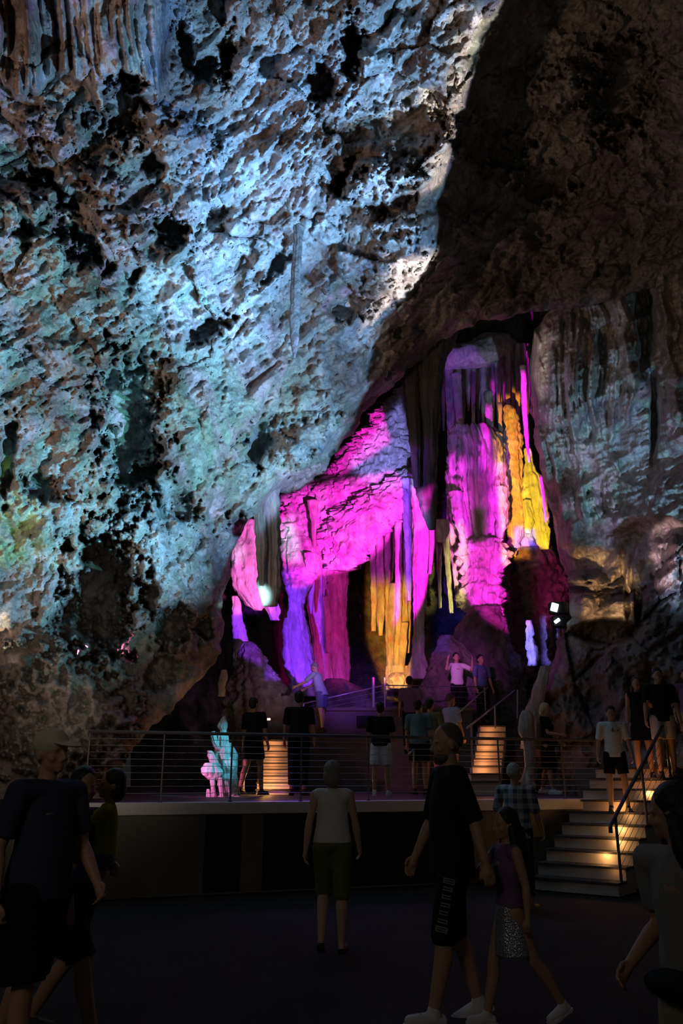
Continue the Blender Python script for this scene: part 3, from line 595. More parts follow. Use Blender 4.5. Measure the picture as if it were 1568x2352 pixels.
inpar(MB().tube([q1, at(598, 1720, 18.6)], .022).build('post', M['steel']), e); inpar(MB().tube([q2, at(626, 1720, 20)], .022).build('post', M['steel']), e)
for (x, y, Y) in ((617, 1652, 19), (592, 1658, 18.3), (567, 1694, 16.8)):
    l_ = empty('step_light', at(x, y, Y), 'tiny warm step light ' + {617: 'between the two violet posts, brightest of three', 592: 'on the upper end of the violet handrail', 567: 'on the lower end of the violet handrail'}[x], 'light')
    r_ = .035 if x == 617 else .016
    m = MB(); m.box((0, .02, 0), (r_*2.4, .04, r_*2.0), bev=.004); m.build('housing', M['black'], l_)
    m = MB(); m.box((0, -.005, 0), (r_*2, .012, r_*1.2)); m.build('lens', M['warm_lens'], l_)
e = empty('stair_railing', fb[0][0], 'dim violet handrail climbing beside the stairs behind the bald man', 'railing')
inpar(MB().tube([at(1072, 1672, 17.4), at(1182, 1586, 20)], .02).build('handrail', M['steel'], smooth=True), e)
inpar(MB().tube([at(1050, 1640, 17.4), at(1120, 1578, 20)], .016).build('handrail', M['steel'], smooth=True), e)
inpar(MB().tube([at(1082, 1668, 17), at(1084, 1745, 17)], .022).build('post', M['steel']), e)
inpar(MB().tube([at(1136, 1622, 18.4), at(1137, 1672, 18.4)], .02).build('post', M['steel']), e)
inpar(MB().tube([at(1188, 1584, 20), at(1188, 1650, 20)], .02).build('post', M['steel']), e)
e = empty('handrail', at(942, 1720, 16), 'short dim handrail beside the teal-shirted figure on the terrace', 'railing')
inpar(MB().tube([at(938, 1732, 16), at(948, 1724, 16.2), at(975, 1704, 17)], .02).build('rail', M['steel'], smooth=True), e)
inpar(MB().tube([at(950, 1724, 16.2), at(950, 1800, 16.2)], .018).build('post', M['steel']), e)
# upper walkway: low block wall with a level top and its own rail
e = empty('upper_walkway', at(890, 1700, 20), 'raised walkway of dark stone blocks above the terrace', 'walkway')
zt = at(880, 1632, 19.8).z
a, b = at(692, 1650, 19.8).x, at(1085, 1650, 19.8).x
mb = MB(); mb.box(((a+b)/2, 20.8, (zt+1)/2), (b-a, 2.0, zt-1)); inpar(mb.build('block_wall', M['brick']), e)
mb = MB(); mb.box(((a+b)/2, 20.78, zt+.03), (b-a+.06, 2.1, .07)); inpar(mb.build('walkway_edge', M['brick']), e)
pl = MB(); c = at(839, 1657, 19.7); pl.box(c, (.42, .05, .26), bev=.01); tag(pl.build('plaque', M['black']), 'blank black panel fixed on the upper walkway wall', 'panel')
ra, rb, rc = at(697, 1616, 19.8), at(883, 1574, 19.9), at(1118, 1578, 19.9)
e = empty('cable_railing', (ra+rc)/2, 'thin violet-lit railing around the upper walkway', 'railing')
inpar(MB().tube([ra, rb], .018).build('top_rail', M['steel'], smooth=True), e); inpar(MB().tube([rb, rc], .014).build('top_rail', M['darksteel'], smooth=True), e)
for p, r in ((at(857, 1556, 19.85), .035), (at(883, 1556, 19.9), .022), (at(697, 1616, 19.8), .015), (at(1112, 1578, 19.9), .015), (at(938, 1578, 19.9), .02)):
    inpar(MB().tube([p, Vector((p.x, p.y, zt))], r).build('post', M['steel']), e)
for i in range(5):
    dz = Vector((0, 0, -.09*(i+1))); inpar(MB().tube([ra+dz, rb+dz*1.4, rc+dz*1.4], .003, 5).build('cable', M['steel']), e)
# small lit shrub of moss and stone at the foot of the golden pipes
form('lit_moss_rock', 'mossy yellow-green rock heap at the foot of the golden pipes', 'rock', [([(1545, 900, 925), (1556, 888, 938), (1572, 890, 936), (1582, 900, 930)], 22.8)], 'pale', seed=50, lump=.5, lumps=6, seg=60)
# twin floodlights on the dark rocks
for (x, y, lab, rx) in ((1273, 1395, 'upper square floodlight glowing white on the dark rocks', .25), (1279, 1426, 'lower floodlight glowing white just under its twin', -.5)):
    p = at(x, y, 18.2); e = empty('floodlight', p, lab, 'lamp', 'twin floodlights')
    h_ = MB().box((.12, .12, 0), (.42, .2, .26), bev=.02).build('housing', M['black'], e)
    MB().box((0, 0, 0), (.15 if rx > 0 else .13, .03, .18 if rx > 0 else .07), bev=.004, ax=Matrix.Rotation(.3 if rx > 0 else -.6, 4, 'Y')).build('lens', M['lens'], e)
    MB().tube([(.12, .2, -.1), (.12, .3, -.3)], .02).build('bracket', M['darksteel'], e)
# ================================================================ people
class SB(MB):
    def ell(s, c, r, mat=None):
        m = Matrix.Translation(c) @ (mat if mat is not None else Matrix.Identity(4)) @ Matrix.Diagonal((*r, 1))
        bmesh.ops.create_icosphere(s.b, subdivisions=3, radius=1, matrix=m); return s
    def cap(s, a, b, ra, rb=None):
        rb = ra if rb is None else rb; a = Vector(a); b = Vector(b)
        if (b-a).length < 1e-5: return s
        s.tube([a, b], [ra, rb], 16); s.ell(a, (ra,)*3); s.ell(b, (rb,)*3); return s
    def limb(s, pts, rs):
        s.tube(pts, rs, 16); s.ell(pts[0], (rs[0],)*3); s.ell(pts[-1], (rs[-1],)*3)
        for p, r in zip(pts[1:-1], rs[1:-1]): s.ell(p, (r*.98,)*3)
        return s
    def fuse(s, name, mat, parent, vox, it=4, mw=None):
        bmesh.ops.recalc_face_normals(s.b, faces=s.b.faces)
        me = bpy.data.meshes.new('tmp'); s.b.to_mesh(me); s.b.free()
        o = bpy.data.objects.new('tmp', me); COL.objects.link(o)
        r = o.modifiers.new('r', 'REMESH'); r.mode = 'VOXEL'; r.voxel_size = vox; r.use_smooth_shade = True
        q = o.modifiers.new('s', 'SMOOTH'); q.iterations = it; q.factor = .5
        dg = bpy.context.evaluated_depsgraph_get(); dg.update(); m2 = bpy.data.meshes.new_from_object(o.evaluated_get(dg))
        bpy.data.objects.remove(o); m2.name = name
        return link(name, m2, mat, parent)
SK = plain('skin_light', (.52, .34, .26), .5, var=.08, scale=8); SKT = plain('skin_tan', (.42, .25, .17), .5, var=.08, scale=8)
def cloth(n, c, v=.12): return plain(n, c, .85, var=v, scale=14, bump=.15, spec=.15)
C_ = dict(navy=cloth('navy_cotton', (.035, .045, .075)), black=cloth('black_cotton', (.008, .008, .009)), white=cloth('white_cotton', (.62, .62, .60)), olive=cloth('olive_linen', (.13, .14, .065)), yellow=cloth('yellow_cotton', (.36, .34, .04)),
          cream=cloth('cream_cap', (.55, .5, .36)), grey=cloth('grey_cotton', (.22, .22, .22)), paleblue=cloth('pale_blue_cotton', (.3, .36, .46)), blue=cloth('blue_shorts', (.10, .13, .24)), teal=cloth('teal_cotton', (.10, .16, .16)),
          beige=cloth('beige_cloth', (.28, .24, .18)), darkblue=cloth('dark_blue_cotton', (.02, .024, .045)), offwhite=cloth('off_white_shorts', (.5, .46, .40)), green=cloth('khaki_trousers', (.10, .095, .05)), shoe=cloth('white_canvas', (.6, .6, .6)),
          darkshoe=plain('dark_shoe', (.02, .018, .016), .6), sole=plain('yellow_black_sole', (.25, .22, .05), .6), lilac=cloth('lilac_top', (.16, .10, .19)))
HR = dict(dark=plain('dark_hair', (.015, .012, .010), .5, var=.3, scale=40, bump=.5), grey=plain('grey_hair', (.22, .22, .21), .6, var=.2, scale=40, bump=.5), blond=plain('blonde_hair', (.5, .42, .26), .5, var=.2, scale=40, bump=.5), stub=plain('cropped_hair', (.10, .075, .06), .7, var=.2, scale=60, bump=.4), white=plain('white_hair', (.5, .5, .48), .6, var=.1, scale=40, bump=.5))
def plaid():
    m, nt, b = newmat('plaid_cotton'); N = nt.nodes; L = nt.links; tc = N.new('ShaderNodeTexCoord'); b.inputs['Roughness'].default_value = .85
    sx = N.new('ShaderNodeSeparateXYZ'); L.new(tc.outputs['Object'], sx.inputs[0]); outs = []
    for i, f in ((0, 9), (2, 9)):
        a = N.new('ShaderNodeMath'); a.operation = 'MULTIPLY'; a.inputs[1].default_value = f; L.new(sx.outputs[i], a.inputs[0])
        fr = N.new('ShaderNodeMath'); fr.operation = 'FRACT'; L.new(a.outputs[0], fr.inputs[0])
        g = N.new('ShaderNodeMath'); g.operation = 'GREATER_THAN'; g.inputs[1].default_value = .55; L.new(fr.outputs[0], g.inputs[0]); outs.append(g.outputs[0])
    ad = N.new('ShaderNodeMath'); L.new(outs[0], ad.inputs[0]); L.new(outs[1], ad.inputs[1]); dv = N.new('ShaderNodeMath'); dv.operation = 'DIVIDE'; dv.inputs[1].default_value = 2; L.new(ad.outputs[0], dv.inputs[0])
    mx = N.new('ShaderNodeMix'); mx.data_type = 'RGBA'; mx.inputs[6].default_value = (.42, .46, .5, 1); mx.inputs[7].default_value = (.05, .07, .12, 1)
    L.new(dv.outputs[0], mx.inputs[0]); L.new(mx.outputs[2], b.inputs['Base Color']); return m
C_['plaid'] = plaid()
m_, nt_, b_ = newmat('sequins'); v_ = nt_.nodes.new('ShaderNodeTexVoronoi'); v_.inputs['Scale'].default_value = 90
r_ = nt_.nodes.new('ShaderNodeValToRGB'); r_.color_ramp.elements[0].color = (.25, .32, .36, 1); r_.color_ramp.elements[1].color = (.6, .58, .62, 1); nt_.links.new(v_.outputs['Color'], r_.inputs[0]); nt_.links.new(r_.outputs[0], b_.inputs['Base Color'])
b_.inputs['Metallic'].default_value = .6; b_.inputs['Roughness'].default_value = .3
tcn = nt_.nodes.new('ShaderNodeTexCoord'); nt_.links.new(tcn.outputs['Object'], v_.inputs['Vector']); bp_ = nt_.nodes.new('ShaderNodeBump'); bp_.inputs['Strength'].default_value = .6; bp_.inputs['Distance'].default_value = .01
nt_.links.new(v_.outputs['Distance'], bp_.inputs['Height']); nt_.links.new(bp_.outputs[0], b_.inputs['Normal']); C_['sequin'] = m_
def RX(a): return Matrix.Rotation(a, 4, 'X')
def RY(a): return Matrix.Rotation(a, 4, 'Y')
def RZ(a): return Matrix.Rotation(a, 4, 'Z')
def person(label, foot, face, H=1.72, pose=None, top='navy', top_len=0, sleeve=.5, bottom='shorts', bcol='black', blen=.62, shoes='shoe', hair='short', hcol='dark', fem=False, bulk=1.0, skin=None, vox=.009, hats=1.0, group=None, name='person', cat='person', extras=None, lift=0):
    """foot: world point under the lower foot; face: heading in degrees, 0 = towards the camera, 90 = to the picture's right"""
    p = dict(lean=0, hip=(0, 0), knee=(3, 3), spread=2, arm=((4, 9, 12, 0), (4, 9, 12, 0)), turn=0, nod=0, toe=(0, 0), curl=.5); p.update(pose or {})
    k = H/1.75; D = math.radians; skin = skin or SKT; vox = vox
    hs = hats*k
    hipz = .93*k; W = (.165 if fem else .19)*k*(.55+.45*bulk)
    torso = Matrix.Translation((0, 0, hipz)) @ RX(D(p['lean']))
    def tp(x, y, z): return (torso @ Vector((x*k, y*k, (z)*k-hipz))).copy()
    neck = tp(0, .015, 1.47)
    headM = Matrix.Translation(neck) @ RX(D(p['lean']*.5)) @ RZ(D(p['turn'])) @ RX(D(p['nod'])) @ Matrix.Diagonal((hs, hs, hs, 1))
    def hp(x, y, z): return headM @ Vector((x, y, z))
    legs = []
    for i, s in enumerate((-1, 1)):
        a = D(p['hip'][i]); kn = D(p['knee'][i]); sp_ = D(p['spread'])
        h = Vector((s*.09*k, 0, hipz-.02*k)); th = Vector((s*math.sin(sp_), -math.sin(a), -math.cos(a))).normalized()
        kx = h+th*.43*k; sh = Vector((s*math.sin(sp_)*.3, -math.sin(a-kn), -math.cos(a-kn))).normalized(); an = kx+sh*.415*k
        pit = D(p['toe'][i]); fd = Vector((s*.15, -math.cos(pit), -math.sin(pit))).normalized()
        legs.append((h, kx, an, fd, th, sh))
    arms = []
    for i, s in enumerate((-1, 1)):
        fw, ou, el, inn = (D(v) for v in p['arm'][i])
        S = tp(s*(W/k), 0, 1.415); R_ = RX(D(p['lean'])*.6)
        ud = Vector((s*math.sin(ou), -math.sin(fw)*math.cos(ou), -math.cos(fw)*math.cos(ou))); E = S+ud*.29*k
        lf = fw+el; fdv = Vector((s*math.sin(ou)*.6-s*math.sin(inn), -math.sin(lf), -math.cos(lf))).normalized(); Wr = E+fdv*.25*k
        nrm_ = Vector((-s, 0, 0)); nrm_ = (nrm_-fdv*nrm_.dot(fdv)).normalized(); arms.append((S, E, Wr, fdv, nrm_, ud))
    low = min(l[2].z-.08*k for l in legs)
    # ---- body
    b = SB(); bw = bulk
    b.ell(tp(0, 0, .97), (.155*k*bw, .105*k*bw, .12*k)); b.ell(tp(0, -.01 if bw > 1.05 else 0, 1.12), (.135*k*bw, .10*k*bw, .15*k)); b.ell(tp(0, -.005, 1.29), (.155*k*(.9 if fem else 1), .105*k, .15*k))
    b.cap(tp(-W/k*.85, 0, 1.41), tp(W/k*.85, 0, 1.41), .062*k)
    b.cap(tp(0, .02, 1.40), hp(0, .0, .06), .058*k, .052*k)
    if fem: b.ell(tp(-.07, -.085, 1.27), (.055*k,)*3); b.ell(tp(.07, -.085, 1.27), (.055*k,)*3)
    # head
    b.ell(hp(0, .01, .175), (.078*hs, .097*hs, .105*hs), headM.to_3x3().normalized().to_4x4()); hr = headM.to_3x3().normalized().to_4x4()
    b.ell(hp(0, -.03, .10), (.058*hs, .065*hs, .062*hs), hr); b.ell(hp(0, -.075, .062), (.024*hs, .02*hs, .018*hs), hr)
    b.tube([hp(0, -.088, .165), hp(0, -.112, .118)], [.008*hs, .015*hs], 8); b.ell(hp(0, -.105, .118), (.017*hs, .014*hs, .011*hs), hr)
    b.ell(hp(0, -.088, .083), (.026*hs, .012*hs, .007*hs), hr); b.ell(hp(0, -.087, .072), (.022*hs, .012*hs, .008*hs), hr)
    for s in (-1, 1):
        b.ell(hp(s*.078, .01, .135), (.011*hs, .02*hs, .032*hs), hr); b.ell(hp(s*.032, -.078, .168), (.022*hs, .012*hs, .008*hs), hr); b.ell(hp(s*.045, -.06, .118), (.022*hs, .025*hs, .02*hs), hr)
    for (h, kx, an, fd, th, sh) in legs:
        m1 = h.lerp(kx, .45); c1 = kx.lerp(an, .3)+Vector((0, .018*k, 0))
        b.limb([h, m1, kx, c1, an], [.088*k*bw, .078*k*bw, .055*k, .058*k, .036*k])
        heel = an+Vector((0, .03*k, -.045*k)); b.cap(an, heel, .036*k, .032*k); b.limb([heel, an+fd*.09*k+Vector((0, 0, -.045*k)), an+fd*.16*k+Vector((0, 0, -.055*k))], [.032*k, .036*k, .024*k])
    for (S, E, Wr, fdv, nn, ud) in arms:
        b.limb([S, S.lerp(E, .45), E, E.lerp(Wr, .25), Wr], [.052*k, .045*k*(.9 if fem else 1.05), .037*k, .040*k, .026*k])
        sd = nn.cross(fdv).normalized(); pc = Wr+fdv*.05*k
        b.cap(Wr, pc, .024*k, .026*k)
        for j in range(4):
            q = (j-1.5)*.019*k; bs = Wr+fdv*.075*k+sd*q; ln = (.036, .041, .038, .03)[j]*k; cu = p['curl']
            b.cap(Wr+fdv*.03*k+sd*q*.8, bs, .0125*k, .0105*k)
            d1 = (fdv*math.cos(cu)+nn*math.sin(cu)).normalized(); d2 = (fdv*math.cos(cu*2.2)+nn*math.sin(cu*2.2)).normalized(); b.limb([bs, bs+d1*ln, bs+d1*ln+d2*ln*.9], [.0098*k, .009*k, .0075*k])
        s_f = -1 if sd.y > 0 else 1
        tb = Wr+fdv*.02*k+sd*s_f*.022*k; t1 = tb+(fdv*.7+sd*s_f*.6+nn*.35).normalized()*.04*k; b.limb([tb, t1, t1+(fdv*.9+nn*.45).normalized()*.03*k], [.013*k, .011*k, .009*k])
    rot = Matrix.Rotation(D(face), 4, 'Z')
    root = b.fuse(name, skin, None, vox, 3)
    root.location = Vector(foot)+Vector((0, 0, -low-.0+lift)); root.rotation_euler = (0, 0, D(face)); tag(root, label, cat, group)
    V_ = max(vox, .009)
    # ---- top
    if top:
        g = .016*k; t = SB(); hem = .90+top_len
        hz = [(hem, .165*bw+.012, .118*bw+.01), (1.0, .160*bw+.01, .115*bw+.008), (1.12, .150*bw, .112*bw), (1.26, .168*(.93 if fem else 1), .118), (1.36, .165*(.93 if fem else 1), .105), (1.44, .11, .085), (1.475, .068, .066)]
        n = 28; rings = []
        for z, rx, ry in hz:
            yo = -.012 if (1.05 < z < 1.35 and (fem or bw > 1.05)) else 0
            rings.append([t.b.verts.new(tp(rx*math.cos(a)+.0, ry*math.sin(a)+yo+.004, z)) for a in [2*math.pi*j/n for j in range(n)]])
        for a, c in zip(rings, rings[1:]):
            for j in range(n): t.b.faces.new((a[j], a[(j+1) % n], c[(j+1) % n], c[j]))
        t.b.faces.new(rings[0][::-1]); t.b.faces.new(rings[-1])
        t.cap(tp(-W/k*.8, 0, 1.412), tp(W/k*.8, 0, 1.412), .070*k)
        if fem: t.ell(tp(-.07, -.085, 1.27), (.066*k,)*3); t.ell(tp(.07, -.085, 1.27), (.066*k,)*3)
        for (S, E, Wr, fdv, nn, ud) in arms:
            if sleeve > 0:
                if sleeve <= 1: e_ = S+(E-S)*(sleeve+.25); t.ell(S, (.066*k,)*3); t.tube([S, e_], [.066*k, .062*k], 16)
                else: e_ = E+(Wr-E)*(sleeve-1); t.ell(S, (.064*k,)*3); t.limb([S, E], [.064*k, .052*k]); t.tube([E, e_], [.052*k, .042*k], 16)
        ts = t.fuse('shirt' if bottom != 'dress' else 'dress_top', C_[top], root, V_, 3)
    if bottom in ('shorts', 'trousers'):
        t = SB(); t.tube([tp(0, 0, .885), tp(0, 0, 1.02)], [.02*k, .02*k], 8)
        t.ell(tp(0, .005, .955), (.168*k*bw, .122*k*bw, .105*k))
        for (h, kx, an, fd, th, sh) in legs:
            if blen <= 1: e_ = h+(kx-h)*blen; t.ell(h, (.105*k*bw,)*3); t.tube([h, e_], [.104*k*bw, .096*k*bw], 18)
            else: e_ = kx+(an-kx)*(blen-1); t.ell(h, (.1*k*bw,)*3); t.limb([h, kx], [.1*k*bw, .08*k]); t.tube([kx, e_], [.082*k, (.078 if blen < 1.5 else .062)*k], 18)
        t.fuse(bottom, C_[bcol], root, V_, 3)
    elif bottom in ('skirt', 'dress'):
        t = SB(); z1 = blen; c = (legs[0][1]+legs[1][1])/2; n = 32; rings = []
        for q, (z, rx, ry) in enumerate([(1.04, .135*bw, .105*bw), (.96, .165*bw, .125*bw), (.85, .18*bw, .14*bw), (z1+.15, .19*bw, .16*bw), (z1, .20*bw, .175*bw)]):
            f = (1.04-z)/(1.04-.5); yo = c.y/k*max(0, f)*.6
            rings.append([t.b.verts.new(Vector((rx*k*math.cos(a)*(1+.03*math.sin(a*9)*f), (ry*math.sin(a)*(1+.03*math.cos(a*7)*f)+yo)*k, z*k))) for a in [2*math.pi*j/n for j in range(n)]])
        for a, cc in zip(rings, rings[1:]):
            for j in range(n): t.b.faces.new((a[j], a[(j+1) % n], cc[(j+1) % n], cc[j]))
        t.b.faces.new(rings[0][::-1]); t.b.faces.new(rings[-1]); t.fuse('skirt', C_[bcol], root, V_, 2)
    if shoes:
        for (h, kx, an, fd, th, sh) in legs:
            t = SB(); z0 = an+Vector((0, 0, -.05*k)); toe = z0+fd*.155*k; heel = z0-fd*.045*k
            t.limb([heel, z0+fd*.05*k, toe+Vector((0, 0, -.004*k))], [.040*k, .046*k, .034*k]); t.cap(an+Vector((0, .0, -.03*k)), an+Vector((0, 0, .005*k)), .043*k, .04*k)
            so = t.fuse('shoe', C_[shoes], root, min(V_, .009), 2)
            fdp = Vector((fd.x, fd.y, fd.z)).normalized(); up = Vector((0, 0, 1)); up = (up-fdp*up.dot(fdp)).normalized(); sx = fdp.cross(up)
            u = MB(); outl = [(-.09, .028), (-.06, .042), (.02, .038), (.1, .050), (.155, .046), (.19, .022), (.19, -.022), (.155, -.046), (.1, -.050), (.02, -.038), (-.06, -.042), (-.09, -.028)]
            bt = [z0+(fdp*a+sx*c)*k-up*.040*k for a, c in outl]; tp_ = [q+up*.022*k for q in bt]; u.poly(bt, tp_); u.build('sole', C_['shoe' if shoes == 'shoe' else 'sole' if shoes == 'sole' else 'darkshoe'], so)
    # ---- hair / cap
    hv = min(V_, .009)
    if hair:
        t = SB(); q = hr
        if hair == 'short': t.ell(hp(0, .022, .195), (.085*hs, .098*hs, .098*hs), q); t.ell(hp(0, .05, .15), (.078*hs, .068*hs, .085*hs), q)
        elif hair == 'crop': t.ell(hp(0, .022, .190), (.080*hs, .094*hs, .097*hs), q); t.ell(hp(0, .055, .165), (.074*hs, .058*hs, .06*hs), q)
        elif hair == 'bun': t.ell(hp(0, .022, .192), (.084*hs, .098*hs, .098*hs), q); t.ell(hp(0, .05, .15), (.078*hs, .066*hs, .08*hs), q); t.ell(hp(0, .12, .22), (.04*hs,)*3, q)
        elif hair == 'bob': t.ell(hp(0, .025, .19), (.09*hs, .102*hs, .102*hs), q); t.ell(hp(0, .055, .12), (.092*hs, .075*hs, .11*hs), q)
        elif hair == 'long':
            t.ell(hp(0, .025, .192), (.088*hs, .1*hs, .1*hs), q); t.ell(hp(0, .06, .12), (.09*hs, .07*hs, .12*hs), q)
            t.tube([hp(0, .07, .12), hp(0, .085, -.03), tp(0, .13, 1.22)], [.085*hs, .095*hs, .06*hs], 14)
            for s in (-1, 1): t.tube([hp(s*.07, .02, .14), hp(s*.09, .02, .0), hp(s*.1, .03, -.12)], [.035*hs, .04*hs, .02*hs], 10)
        t.fuse('hair', HR[hcol], root, hv, 2)
    if extras: extras(root, dict(hp=hp, tp=tp, legs=legs, arms=arms, k=k, hs=hs, hr=hr, hv=hv, headM=headM))
    return root
def gz(px, Y, z):                      # ground point seen in picture column px at distance Y
    d = Y*cp+(z-CZ)*sp; return Vector(((px-784)/FP*d, Y, z))
# --- foreground
def cap_(root, q):
    hp, hs = q['hp'], q['hs']; t = SB(); t.ell(hp(0, .012, .205), (.092*hs, .108*hs, .085*hs), q['hr']); t.ell(hp(0, -.12, .20), (.075*hs, .085*hs, .012*hs), q['hr'] @ RX(.15)); t.fuse('cap', C_['cream'], root, .007, 2)
    m = SB(); m.ell(q['tp'](-.09, -.125, 1.30), (.03, .006, .009)); m.fuse('chest_print', C_['grey'], root, .004, 1)
man = person('man in a cream peaked cap and navy T-shirt at the left edge', gz(40, 4.75, 0), 62, 1.72, dict(hip=(10, -16), knee=(6, 14), arm=((-10, 10, 22, 0), (8, 10, 30, 10)), nod=2, curl=.7), top='navy', top_len=-.03, sleeve=.55, bcol='black', blen=.98, shoes='darkshoe', hair=None, bulk=1.16, vox=.008, extras=cap_)
adult = person('person in dark clothes carrying the child in yellow', gz(140, 5.5, 0), 70, 1.58, dict(hip=(26, -14), knee=(8, 22), arm=((-6, 12, 84, 35), (-8, 14, 86, 35)), turn=-28, nod=8, curl=.9), top='darkblue', sleeve=.5, bcol='black', blen=.9, shoes='darkshoe', hair='bob', fem=True, vox=.009)
kid = person('small child in a yellow top carried on an arm', Vector((gz(212, 5.5, 0).x, 5.42, .60)), -75, 1.0, dict(hip=(70, 60), knee=(80, 75), arm=((55, 15, 35, 10), (50, 15, 30, 10)), turn=10), top='yellow', sleeve=.5, bcol='blue', blen=.85, shoes='darkshoe', hair='bob', hats=1.28, vox=.008, name='child', cat='child')
def ring_(root, q): pass
wom = person('grey-haired woman in a white sleeveless top and olive shorts seen from behind', gz(762, 8.3, 0), 176, 1.62, dict(hip=(-4, 16), knee=(2, 38), arm=((8, 12, 16, 0), (-8, 12, 10, 0)), nod=0, spread=1, toe=(0, 18)), top='white', top_len=.06, sleeve=0, bottom='trousers', bcol='olive', blen=1.06, shoes=None, hair='bob', hcol='grey', fem=True, bulk=1.12, vox=.008, skin=SK,
             extras=lambda r, q: [SB().cap(l[2]+Vector((0, .03, -.068)), l[2]+l[3]*.15+Vector((0, 0, -.072)), .034, .036).fuse('sandal', C_['darkshoe'], r, .008, 1) for l in q['legs']])
def beardext(root, q):
    hp, hs = q['hp'], q['hs']; t = SB(); t.ell(hp(0, -.045, .068), (.058*hs, .06*hs, .045*hs), q['hr']); t.ell(hp(0, -.07, .05), (.035*hs, .035*hs, .03*hs), q['hr']); t.fuse('beard', HR['stub'], root, .007, 2)
    # pale worn letters down the outside of the shorts leg: unreadable run of strokes
    l = q['legs'][1]; h, kx = l[0], l[1]; dn = (kx-h).normalized(); m = MB()
    random.seed(3)
    fr = Vector((0, -1, 0)); fr = (fr-dn*fr.dot(dn)).normalized(); sx = dn.cross(fr).normalized()
    if sx.x < 0: sx = -sx
    for j in range(7):
        a = .30+.105*j; big = j in (0, 6); w_ = .034 if big else .026
        c0 = h+dn*a*(kx-h).length
        def at_(u, v):
            ang = u/.105+.5; return c0+dn*v+(sx*math.cos(ang)+fr*math.sin(ang))*.1175
        for k_ in range(2 if not big else 3):
            v = (k_-.5)*.016 if not big else (k_-1)*.013
            m.tube([at_(-w_+.02*0, v), at_(w_*.2, v), at_(w_, v)], .0045, 6)
        m.tube([at_(-w_ if j % 2 else w_*.8, -.013), at_(-w_ if j % 2 else w_*.8, .013)], .0045, 6)
        if big: m.tube([at_(-w_, -.014), at_(-w_, .014)], .005, 6)
    m.build('leg_print', C_['grey'], root)
tall = person('tall bald bearded man in black T-shirt and long black shorts facing left', gz(1050, 6.0, 0), -80, 1.84, dict(hip=(-5, 13), knee=(14, 2), arm=((12, 6, 14, 0), (-16, 12, 6, -6)), nod=6, toe=(22, -6)), top='black', top_len=-.08, sleeve=.75, bcol='black', blen=1.04, shoes='shoe', hair='crop', hcol='stub', bulk=1.12, vox=.0075, extras=beardext)
girl = person('girl with long dark hair and a shiny sequinned skirt holding his hand', gz(1185, 5.9, 0), -72, 1.26, dict(hip=(18, -22), knee=(6, 14), arm=((42, 14, 30, 0), (-10, 10, 14, 0)), nod=4, toe=(-4, 20)), top='lilac', top_len=.05, sleeve=0, bottom='skirt', bcol='sequin', blen=.56, shoes='shoe', hair='long', hats=1.15, fem=False, bulk=.9, vox=.0075)
pl_ = person('white-haired man in a plaid shirt at the foot of the lit stairs', gz(1200, 10.7, 0), 148, 1.64, dict(hip=(2, 10), knee=(2, 62), arm=((6, 10, 18, 0), (20, 22, 55, 5)), nod=4, turn=-30, toe=(0, 62)), top='plaid', top_len=-.08, sleeve=.75, bottom='trousers', bcol='darkblue', blen=1.8, shoes='sole', hair='crop', hcol='white', bulk=1.12, vox=.011)
near = person('person in a pale grey top cropped by the right edge', gz(1675, 3.3, 0), -60, 1.44, dict(hip=(8, -6), knee=(5, 8), lean=2, turn=-65, arm=((-14, 6, 66, 0), (0, 10, 60, 0)), nod=8), top='grey', top_len=-.05, sleeve=.5, bottom='trousers', bcol='beige', blen=1.8, shoes='darkshoe', hair='long', vox=.008, fem=False,
              extras=lambda r, q: SB().ell(q['tp'](0, -.11, .93), (.15, .08, .055)).fuse('waist_bag', C_['black'], r, .008, 2))
# --- on the stairs
def tee(root, q):
    m = SB(); c = q['tp'](0, -.135, 1.33); m.ell(c, (.008, .01, .035)); m.fuse('sunglasses', C_['black'], root, .004, 1)
    m = SB(); m.ell(q['tp'](.085, -.13, 1.32), (.013, .008, .013)); m.fuse('chest_badge', C_['darkblue'], root, .004, 1)
def on_st(px, k):
    best = None
    for i in range(0, 101):
        q = strp(k, i/100); q += ad*.14; c = q.x/(q.y*cp+(rise*(k+1)-CZ)*sp)*FP+784
        if best is None or abs(c-px) < best[0]: best = (abs(c-px), Vector((q.x, q.y, rise*(k+1))))
    return best[1]
person('young man in a white T-shirt and black shorts descending the lit stairs', on_st(1424, 5), -14, 1.57, dict(hip=(4, 2), knee=(4, 4), arm=((2, 12, 14, 0), (4, 12, 16, 0)), nod=14, spread=5), top='white', top_len=-.02, sleeve=.6, bcol='black', blen=.72, shoes='darkshoe', hair='short', vox=.01, extras=tee)
person('long-haired woman in a short black dress behind the young man in white', on_st(1484, 8), -20, 1.60, dict(arm=((5, 8, 14, 0), (40, 10, 60, 10)), hip=(6, 0), nod=8), top='black', sleeve=0, bottom='skirt', bcol='black', blen=.62, shoes='darkshoe', hair='long', hcol='stub', fem=True, vox=.012)
person('man in a black T-shirt and off-white shorts on the right-hand stairs', on_st(1535, 8), -12, 1.72, dict(hip=(8, -2), knee=(10, 4), nod=12), top='black', top_len=-.03, sleeve=.6, bcol='offwhite', blen=.75, shoes='darkshoe', hair='short', bulk=1.08, vox=.012)
person('bare-armed person in a lilac top at the top right stair edge', gz(1600, 14.6, 1.65), -20, 1.64, dict(hip=(4, 0)), top='lilac', sleeve=.5, bcol='beige', blen=.7, shoes='darkshoe', hair='short', vox=.013)
